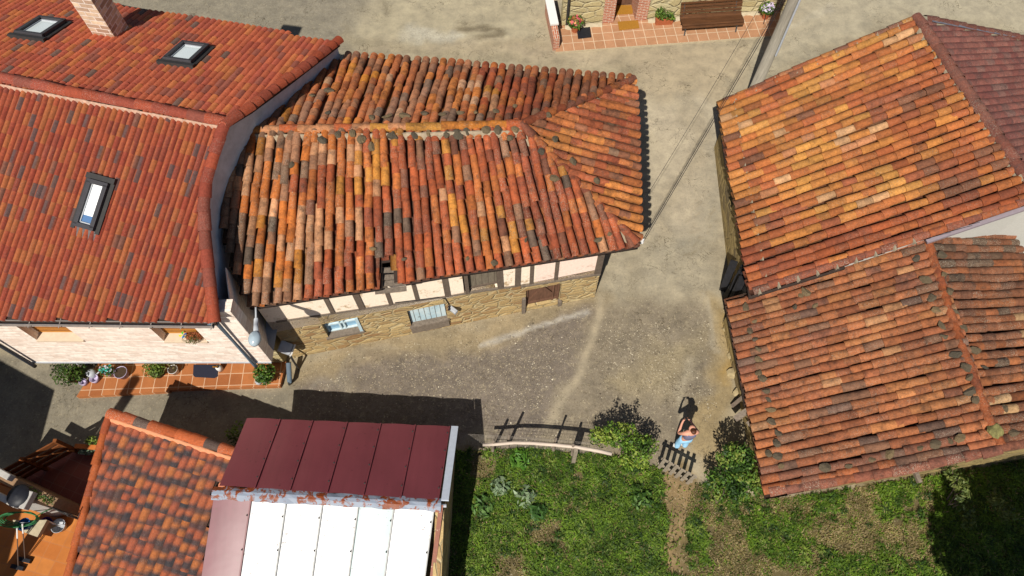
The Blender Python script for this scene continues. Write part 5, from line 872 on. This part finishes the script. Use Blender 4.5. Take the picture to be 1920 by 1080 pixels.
def grass():
    rg = np.random.RandomState(77); n = 210000; x = rg.uniform(-1.9, 14, n); y = rg.uniform(-1.2, 5., n); q = pj(np.stack([x, y, 0 * x], 1))
    reg = [(852, 846), (1000, 842), (1140, 856), (1235, 878), (1300, 905), (1440, 938), (1735, 896), (1990, 850), (2100, 1500), (700, 1500)]; path = [(1238, 866), (1310, 890), (1285, 960), (1292, 1080), (1250, 1080), (1248, 960)]
    d1 = vnoise(x, y, .55, 1) * .6 + vnoise(x, y, .22, 2) * .4; dry = vnoise(x, y, .9, 3) * .45 + vnoise(x, y, .3, 6) * .3 + vnoise(x, y, .12, 8) * .25 + np.clip((q[:, 0] - 1180) / 900, 0, .1) - np.where(q[:, 0] > 1750, .2, 0); keep = inpoly(q, reg) & (d1 > .12 + np.where(dry > .6, .14, 0)) & ~(inpoly(q, path) & (rg.rand(n) < .93)); x, y, d1, dry = x[keep], y[keep], d1[keep], dry[keep]; n = len(x)
    tuft = vnoise(x, y, .16, 4); L = (.03 + .09 * tuft ** 1.5 + .04 * d1) * rg.uniform(.6, 1.4, n) * np.where(dry > .57, .55, 1); a = rg.uniform(0, 6.28, n); lean = rg.uniform(.35, 1.2, n); w = rg.uniform(.008, .016, n); dx, dy = np.cos(a), np.sin(a)
    b = np.stack([x, y, 0 * x], 1); D = np.stack([dx, dy, 0 * x], 1); S_ = np.stack([-dy, dx, 0 * x], 1) * w[:, None]; m_ = b + D * (L * lean * .4)[:, None] + np.array([0, 0, 1.]) * (L * .75)[:, None]; t_ = b + D * (L * lean)[:, None] + np.array([0, 0, 1.]) * (L * (1.05 - .35 * lean))[:, None]
    v = np.stack([b - S_, b + S_, m_ + S_ * .9, m_ - S_ * .9, m_ - S_ * .9, m_ + S_ * .9, t_ + S_ * .2, t_ - S_ * .2], 1).reshape(-1, 3); g = np.array([alb(*c) for c in ((72, 100, 28), (100, 132, 36), (126, 156, 48), (82, 112, 34))]); s = np.array([alb(*c) for c in ((178, 160, 116), (156, 138, 92), (136, 126, 72))])
    ci = np.clip(vnoise(x, y, .4, 5) + rg.normal(0, .2, n), 0, .99); c = g[(ci * 4).astype(int)]; isdry = rg.rand(n) < np.clip((dry - .52) * 5, .05, .9); c = np.where(isdry[:, None], s[rg.randint(0, 3, n)], c) * (rg.uniform(.7, 1.2, n) * (.6 + .66 * vnoise(x, y, .22, 15)))[:, None]
    m0 = 1500; tx_, ty_ = rg.uniform(-1.2, 13, m0), rg.uniform(.9, 4.9, m0); tq = pj(np.stack([tx_, ty_, 0 * tx_], 1)); ok = inpoly(tq, reg) & ~inpoly(tq, path) & (vnoise(tx_, ty_, .9, 3) + rg.normal(0, .15, m0) < np.where(tx_ < 4, .75, .52)); tx_, ty_ = tx_[ok], ty_[ok]; m0 = len(tx_); nb = 34
    cx, cy = np.repeat(tx_, nb), np.repeat(ty_, nb); k = len(cx); a = rg.uniform(0, 6.28, k); big = np.repeat(rg.uniform(.55, 1.35, m0), nb); L = rg.uniform(.06, .13, k) * big; w = rg.uniform(.005, .01, k) * big; rr = rg.uniform(0, .05, k); D = np.stack([np.cos(a), np.sin(a), 0 * a], 1); S_ = np.stack([-D[:, 1], D[:, 0], 0 * a], 1) * w[:, None]; b = np.stack([cx, cy, 0 * cx], 1) + D * rr[:, None]; le = rg.uniform(.3, 1.1, k); Z = np.array([0, 0, 1.])
    m_ = b + D * (L * le * .45)[:, None] + Z * (L * .8)[:, None]; t_ = b + D * (L * le * 1.1)[:, None] + Z * (L * (1.1 - .55 * le))[:, None]; v2 = np.stack([b - S_, b + S_, m_ + S_, m_ - S_, m_ - S_, m_ + S_, t_ + S_ * .15, t_ - S_ * .15], 1).reshape(-1, 3)
    tc = np.array([alb(*q_) for q_ in ((62, 92, 28), (86, 118, 36), (112, 142, 46), (140, 160, 70), (60, 86, 40))])[rg.randint(0, 5, m0)]; c2_ = np.repeat(tc, nb, 0) * rg.uniform(.7, 1.25, k)[:, None]; v = np.concatenate([v, v2]); c = np.concatenate([c, c2_]); n = n + k
    tag(npmesh('grass', v, np.arange(n * 8).reshape(-1, 4), np.repeat(c, 8, 0), M['leaf']), 'rough yard grass, green with dry straw patches', 'grass', kind='stuff')
grass()
def gravel():
    rg = np.random.RandomState(9); n = 60000; x, y = rg.uniform(-6.2, 6.6, n), rg.uniform(4.6, 9.6, n); q = pj(np.stack([x, y, 0 * x], 1)); dn = vnoise(x, y, .7, 31) * .6 + vnoise(x, y, .25, 32) * .4
    z1 = [(560, 735), (720, 670), (1090, 590), (1110, 640), (1040, 780), (1100, 850), (880, 832), (895, 760)]; z2 = [(1110, 610), (1330, 600), (1345, 760), (1290, 850), (1120, 800)]; z3 = [(560, 672), (1100, 548), (1100, 575), (570, 700)]
    pr = np.where(inpoly(q, z1), .3, 0) + np.where(inpoly(q, z2), .34, 0) + np.where(inpoly(q, z3), .25, 0); keep = rg.rand(n) < pr * np.clip((dn - .36) * 4, 0, 1.2); x, y = x[keep], y[keep]; n = len(x); r = rg.uniform(.006, .015, n) * np.where(rg.rand(n) < .07, 1.9, 1)
    D = np.array([[1, 0, 0], [0, 1, 0], [-1, 0, 0], [0, -1, 0], [0, 0, .8]]); a = rg.uniform(0, 6.28, n); ca, sa = np.cos(a), np.sin(a); S = rg.uniform(.6, 1.4, (n, 5, 1)); P = D[None] * S; X = P[..., 0] * ca[:, None] - P[..., 1] * sa[:, None]; Y = P[..., 0] * sa[:, None] + P[..., 1] * ca[:, None]
    v = np.stack([x[:, None] + X * r[:, None], y[:, None] + Y * r[:, None], .002 + P[..., 2] * r[:, None]], -1).reshape(-1, 3); f = (np.arange(n)[:, None, None] * 5 + np.array([[0, 1, 4], [1, 2, 4], [2, 3, 4], [3, 0, 4]])[None]).reshape(-1, 3)
    c = np.array([alb(*q_) for q_ in ((176, 164, 140), (140, 128, 110), (104, 94, 80), (206, 196, 172), (84, 74, 62))])[rg.choice(5, n, p=[.3, .25, .2, .15, .1])] * rg.uniform(.8, 1.2, n)[:, None]; t = NT('gravel'); m = t.done(t.attr().outputs['Color'], .95)
    tag(npmesh('gravel', v, f, np.repeat(c, 5, 0), m, k=3), 'loose gravel and grit on the worn yard', 'gravel', kind='stuff')
gravel()
# ================================================================== PERSON
def skinmesh(name, V_, E_, rad, mat, parent, sub=2):
    me = bpy.data.meshes.new(name); me.from_pydata(V_, E_, []); o = bpy.data.objects.new(name, me); COL.objects.link(o); md = o.modifiers.new('s', 'SKIN'); md.use_smooth_shade = True
    for i, r in enumerate(rad): me.skin_vertices[0].data[i].radius = (r, r) if not isinstance(r, tuple) else r
    me.skin_vertices[0].data[0].use_root = True; o.modifiers.new('u', 'SUBSURF').levels = sub; o.modifiers['u'].render_levels = sub
    dg = bpy.context.evaluated_depsgraph_get(); m2 = bpy.data.meshes.new_from_object(o.evaluated_get(dg)); bpy.data.objects.remove(o); m2.materials.clear(); p = link(name, m2, mat, parent); m2.polygons.foreach_set('use_smooth', [True] * len(m2.polygons)); return p
pc = Vector((4.47, 4.95, 0)); PR = Matrix.Rotation(R(6), 4, 'Z'); T = lambda p: tuple(pc + (PR @ Vector(p)))
pe = empty('person', pc, 'person in a grey tank top and light blue trousers, seen from above holding a phone', 'person')
bv = [(0, 0, .94), (0, -.01, 1.1), (0, -.015, 1.27), (0, 0, 1.42), (0, .02, 1.5), (0, .045, 1.58), (0, .04, 1.66)]; bR = [(.15, .11), (.13, .095), (.155, .105), (.1, .07), .05, .085, .07]; be_ = [(0, 1), (1, 2), (2, 3), (3, 4), (4, 5), (5, 6)]
def chain(start, pts, rads):
    i = start
    for p, r in zip(pts, rads): bv.append(p); bR.append(r); be_.append((i, len(bv) - 1)); i = len(bv) - 1
    return i
chain(5, [(0, .125, 1.57), (0, .15, 1.565)], [.03, .012]); [chain(5, [(s * .085, .04, 1.58)], [.02]) for s in (-1, 1)]
for s in (-1, 1):
    chain(0, [(s * .09, 0, .86), (s * .1, .03, .48), (s * .1, -.02, .1), (s * .11, .1, .04)], [.085, .055, .04, .032])
    w_ = chain(3, [(s * .17, -.01, 1.4), (s * .245, .08, 1.15), (s * .13, .29, 1.22), (s * .085, .36, 1.25)], [.055, .042, .029, .028])
    for k in range(4): chain(w_, [(s * .07, .385 + .0 * k, 1.275 - .02 * k), (s * .045, .41, 1.275 - .02 * k), (s * .02, .412 - .004 * k, 1.27 - .02 * k)], [.0095, .0085, .0075])
    chain(w_, [(s * .06, .36, 1.29), (s * .04, .375, 1.305)], [.011, .009])
skinmesh('body', [T(p) for p in bv], be_, bR, M['skin'], pe)
skinmesh('trousers', [T(p) for p in [(0, 0, .95), (0, 0, 1.02)] + [(s * q[0], q[1], q[2]) for s in (-1, 1) for q in ((.095, -.01, .84), (.105, .025, .5), (.105, -.02, .14))]], [(0, 1), (0, 2), (2, 3), (3, 4), (0, 5), (5, 6), (6, 7)], [(.17, .13), (.145, .11), .105, .085, .075, .105, .085, .075], M['jeans'], pe)
skinmesh('tank_top', [T(p) for p in [(0, -.01, 1.03), (0, -.012, 1.14), (0, -.015, 1.28), (0, -.005, 1.39), (.1, -.01, 1.42), (-.1, -.01, 1.42)]], [(0, 1), (1, 2), (2, 3), (3, 4), (3, 5)], [(.16, .122), (.147, .114), (.178, .126), (.11, .095), .062, .062], M['tank'], pe)
skinmesh('hair', [T(p) for p in [(0, -.0, 1.64), (0, .03, 1.68), (0, -.04, 1.58), (0, -.09, 1.67), (0, -.115, 1.68)]], [(0, 1), (0, 2), (0, 3), (3, 4)], [.1, .085, .085, .05, .045], M['hair'], pe)
for s in (-1, 1): q = MB(); q.lathe(T((s * .11, .06, 0)), [(0, .0), (.055, .0), (.06, .04), (.04, .085), (0, .09)], 10); q.build('shoe', M['whitep'], pe, True)
for s in (-1, 1): q = MB(); q.stone(T((s * .033, .118, 1.595)), .013, 5, 1); q.build('eye', M['black'], pe, True)
q = MB(); mt = Matrix.Translation(Vector(T((0, .405, 1.275)))) @ PR @ Matrix.Rotation(R(38), 4, 'X'); q.box(None, .155, .012, .1, mtx=mt); ph = q.build('phone', M['black'], None, bevel=.004); tag(ph, 'black phone held up in both hands by the person', 'phone'); q = MB(); q.box(None, .145, .002, .09, mtx=mt @ Matrix.Translation((0, -.008, 0))); q.build('screen', M['pane_dark'], ph)
# ================================================================== PATIO CORNER (lower left)
PW0, PW1 = Vector(at(-60, 876, 1.7)), Vector(at(94, 950, 1.7)); PW0.z = PW1.z = 0; wp = Wall(PW0, PW1)
floorp('patio_floor', [(-15.5, 1.0), (-9.2, 0.2), (PW1.x + 1.2, PW1.y - .55), (PW1.x, PW1.y), (PW0.x, PW0.y), (-15.5, PW0.y)], -.03, .02, M['floor_patio'], R(-14))
floorp('upper_patio', [PW0, PW1, (PW1.x + 1.1, PW1.y - .4), at(205, 845, .1), at(150, 838, .1), at(10, 900, .1)], -.03, .1, M['floor_red'], R(-20))
e = empty('patio_wall', PW0, 'low rendered wall with plants along its top dividing the patio, beside the green hose', 'wall'); wp.build('body', flat('patio_render', alb(150, 120, 92), .9, .2), e, 0, 1.62, [], .22); leaves('trailing_plants', [(*wp.P(wp.L - .75 + i * .16, 1.66, -.1), .16, .1, .08) for i in range(5)], 240, .06, GREEN, 71, e)
e = empty('barbecue', wp.P(.6, 0, -.3), 'soot black round barbecue bowl in a pale masonry frame above the patio wall', 'barbecue'); c = V(36, 930, 1.85); q = MB(); q.lathe(c, [(0, -.2), (.2, -.14), (.27, .02), (.25, .06), (.12, .1), (0, .12)], 18); q.build('bowl', M['black'], e, True)
for nm, a, b in (('arm', (62, 922, 1.8), (44, 955, 1.8)), ('arm', (-30, 868, 1.85), (22, 897, 1.85)), ('arm', (-30, 915, 1.8), (34, 948, 1.8))): q = MB(); q.beam(V(*a), V(*b), .14, .2); q.build(nm, flat('pale_masonry', alb(186, 182, 176), .85, .12), e, bevel=.015)
q = MB(); q.box((c.x, c.y, .85), .3, .3, 1.6, .3); q.build('column', flat('pale_masonry', alb(186, 182, 176)), e)
s_ = Vector(at(48, 985, .75)); e = empty('stone_sink', (s_.x, s_.y, 0), 'pale stone sink on a masonry base under the hose at the patio wall', 'sink'); q = MB(); q.prism([tuple(at(*p, .75)[:2]) for p in ((88, 975), (70, 1007), (28, 992), (24, 975))], .62, .75); q.build('slab', M['concrete'], e, bevel=.01); q = MB(); q.prism([tuple(at(*p, .75)[:2]) for p in ((78, 975), (64, 998), (34, 988), (32, 976))], .02, .62); q.build('base', flat('patio_render', alb(150, 120, 92)), e)
q = MB(); c = V(40, 970, 1.0); rg = random.Random(5)
for k in range(5): q.tube([c + Vector(((.38 + .03 * k) * math.cos(t), (.13 + .012 * k) * math.sin(t) - .02 * k, .03 * k + .05 * math.sin(t * 2 + k))) for t in np.linspace(0, 6.2, 26)], .013, 6)
q.tube([c + Vector((.4, 0, .1)), c + Vector((.6, .12, .12)), c + Vector((.72, .2, .05))], .013, 6); tag(q.build('garden_hose', M['green_hose'], None, True), 'green garden hose coiled on the stone sink by the patio wall', 'hose')
for nm, px, z, r, h, mt, lb in (('bucket', (54, 985), .75, .14, .2, 'bluep', 'blue bucket standing on the stone sink under the hose'), ('bucket', (96, 985), .02, .16, .26, 'purple', 'purple bucket on the patio floor beside the stone sink'), ('mop_bucket', (117, 988), .02, .17, .2, 'greymetal', 'silver mop bucket with a white stick, right of the purple bucket')):
    c = V(*px, z); e = empty(nm, c, lb, 'bucket', 'buckets on the patio'); q = MB(); q.lathe(c, [(0, .005), (r * .75, .005), (r, h), (r * 1.06, h), (r * .96, h - .02), (r * .72, .03), (0, .03)], 16); q.build('body', M[mt], e, True); q = MB(); q.tube([c + Vector((r * math.cos(t), .02, h + r * .5 * math.sin(t))) for t in np.linspace(0, 3.14, 10)], .008, 6); q.build('handle', M['greymetal'], e)
    if nm == 'mop_bucket': q = MB(); q.tube([c + Vector((0, 0, .1)), c + Vector((-.12, .08, .6))], .016, 6); q.build('stick', M['whitep'], e)
for top, bot, lb in (((32, 990), (34, 1064), 'long-handled black broom leaning on the patio wall, the left one'), ((42, 982), (47, 1050), 'long-handled grey broom leaning on the patio wall, the right one')):
    b = V(*bot, .06); t = V(*top, 1.25); e = empty('broom', b, lb, 'broom', 'brooms on the patio'); q = MB(); q.tube([b, t], .012, 6); q.build('handle', flat('broom_stick', alb(96, 82, 74), .5, .1), e); q = MB(); q.box(b, .34, .1, .12, R(-12)); q.build('brush', M['black'], e, bevel=.015); q = MB(); q.tube([b.lerp(t, .75), t], .017, 6); q.build('grip', M['whitep'], e)
ig = empty('iron_gate', PW1, 'black wrought iron gate with scrolls at the right end of the patio wall', 'gate'); q = MB(); gd_ = Vector(wp.d.tolist() + [0]); G_ = lambda a, z: PW1 + gd_ * (a + .05) + Vector((0, 0, z))
q.tube([G_(0, .1), G_(0, 1.9)], .015, 6); q.tube([G_(.58, .1), G_(.58, 1.9)], .015, 6); q.tube([G_(0, 1.75), G_(.58, 1.75)], .013, 6); q.tube([G_(0, .2), G_(.58, .2)], .013, 6); q.build('frame', M['iron'], ig); q = MB(); q.tube([G_(.1, .3), G_(.5, 1.6)], .01, 6); q.tube([G_(.5, .3), G_(.1, 1.6)], .01, 6)
for cx, cz in ((.18, 1.35), (.42, 1.35), (.18, .55), (.42, .55)): q.tube([G_(cx + (.11 - .012 * t) * math.cos(t), cz + (.11 - .012 * t) * math.sin(t)) for t in np.linspace(0, 7.5, 22)], .009, 5)
q.build('scrolls', M['iron'], ig)
fw0, fw1 = V(26, 915, .1), V(150, 846, .1); e = empty('slat_fence', fw0, 'dark varnished wooden slat fence along the street side of the patio', 'fence')
for z in (.25, .5, .75, 1.0): q = MB(); q.beam(fw0 + Vector((0, 0, z)), fw1 + Vector((0, 0, z)), .035, .16); q.build('slat', M['slatwood'], e)
for t in (.02, .5, .98): a = fw0.lerp(fw1, t); q = MB(); q.beam(a, a + Vector((0, 0, 1.12)), .09, .09, (1, 0, 0)); q.build('post', M['slatwood'], e)
b0_ = V(178, 842, .3); e = empty('planter_bed', b0_, 'narrow orange brick planter bed edge beside the small tiled house', 'planter'); q = MB(); q.beam(V(142, 837, .35), V(210, 842, .35), .12, .12); q.build('edging', flat('brick_edge', alb(190, 108, 50), .8, .2), e); leaves('plants', [B3(172, 826, .5, .18, .12, .16), B3(195, 834, .4, .2, .1, .1)], 220, .07, GREEN, 78, e)
for i, px in enumerate(((163, 848), (174, 849), (184, 848))):
    pot('succulent', px, .1, .18, M['greymetal'], 'grey green succulent rosette in a small pot below the planter bed', .1, [(0, 0, .05, .12, .12, .08)], 110, .07, [(110, 134, 108), (140, 162, 134)], group='succulents below the planter bed', seed=80 + i, hole=.05)
bush('street_bush', [B3(445, 805, .7, .22, .3, .3), B3(436, 822, .5, .25, .3, .3)], 420, .09, GREEN, 'flowering bush half hidden between the small tiled house and the tin shed', 45, stems=3)
# ================================================================== OUTSIDE THE FRAME: what casts the shadows seen in the photograph
ed_ = at(92, 740) - at(0, 690); ed_ /= np.linalg.norm(ed_); gc_ = at(92, 740) - np.array([SH[0] * 5, SH[1] * 5, 0]); g1_ = gc_ - ed_ * 14; q = MB(); q.prism([tuple(gc_[:2]), tuple(g1_[:2]), (g1_[0], -6), (gc_[0] - .1, -6)], 0, 5.0); e = empty('neighbour_house', gc_, 'plain neighbouring house just outside the left edge, shading the street', 'house'); q.build('rendered_wall', M['white_stucco'], e); q = MB(); q.prism([tuple(gc_[:2] + [.1, .1]), tuple(g1_[:2] + [0, .2]), (g1_[0], -6.2), (gc_[0], -6.2)], 5.0, [5.05, 5.05, 6.5, 6.5]); q.build('roof', flat('plain_clay_roof', alb(170, 96, 66)), e)
q = MB(); q.tube([(-12.75, 1.0, 0), (-12.7, 1.0, 7.6)], .18, 10, .15); tag(q.build('street_pole', M['polewood'], None, True), 'round wooden pole outside the lower left corner, its shadow crossing the terrace', 'pole')
te = empty('shade_tree', (12.6, -2.6, 0), 'broad leafy tree just outside the lower right corner, shading the grass', 'tree'); q = MB(); q.tube([(12.6, -2.6, 0), (12.5, -2.5, 2.), (12.4, -2.5, 4.2)], .26, 10, .16)
for a, b, c in ((11, -1.5, 5.8), (13.6, -1.6, 6.), (12.2, -3.8, 6.2), (14.6, -3, 5.6), (10.6, -3.2, 5.2)): q.tube([(12.45, -2.5, 3.4), ((12.45 + a) / 2, (-2.5 + b) / 2, 4.6), (a, b, c)], .1, 8, .03)
q.build('trunk', M['darkwood'], te, True); leaves('crown', [(10.9, -2., 6, 2.2, 1.7, 1.4), (13., -1.8, 5.8, 2.2, 1.7, 1.3), (11., -3.8, 5.6, 2.2, 1.6, 1.3), (12.6, -1.3, 6.6, 2.4, 1.4, 1.2), (14.8, -.8, 5., 1.8, 1.6, 1.3)], 30000, .27, [(44, 70, 24), (66, 94, 32), (88, 118, 42)], 90, te, hole=.22, ns=.6)
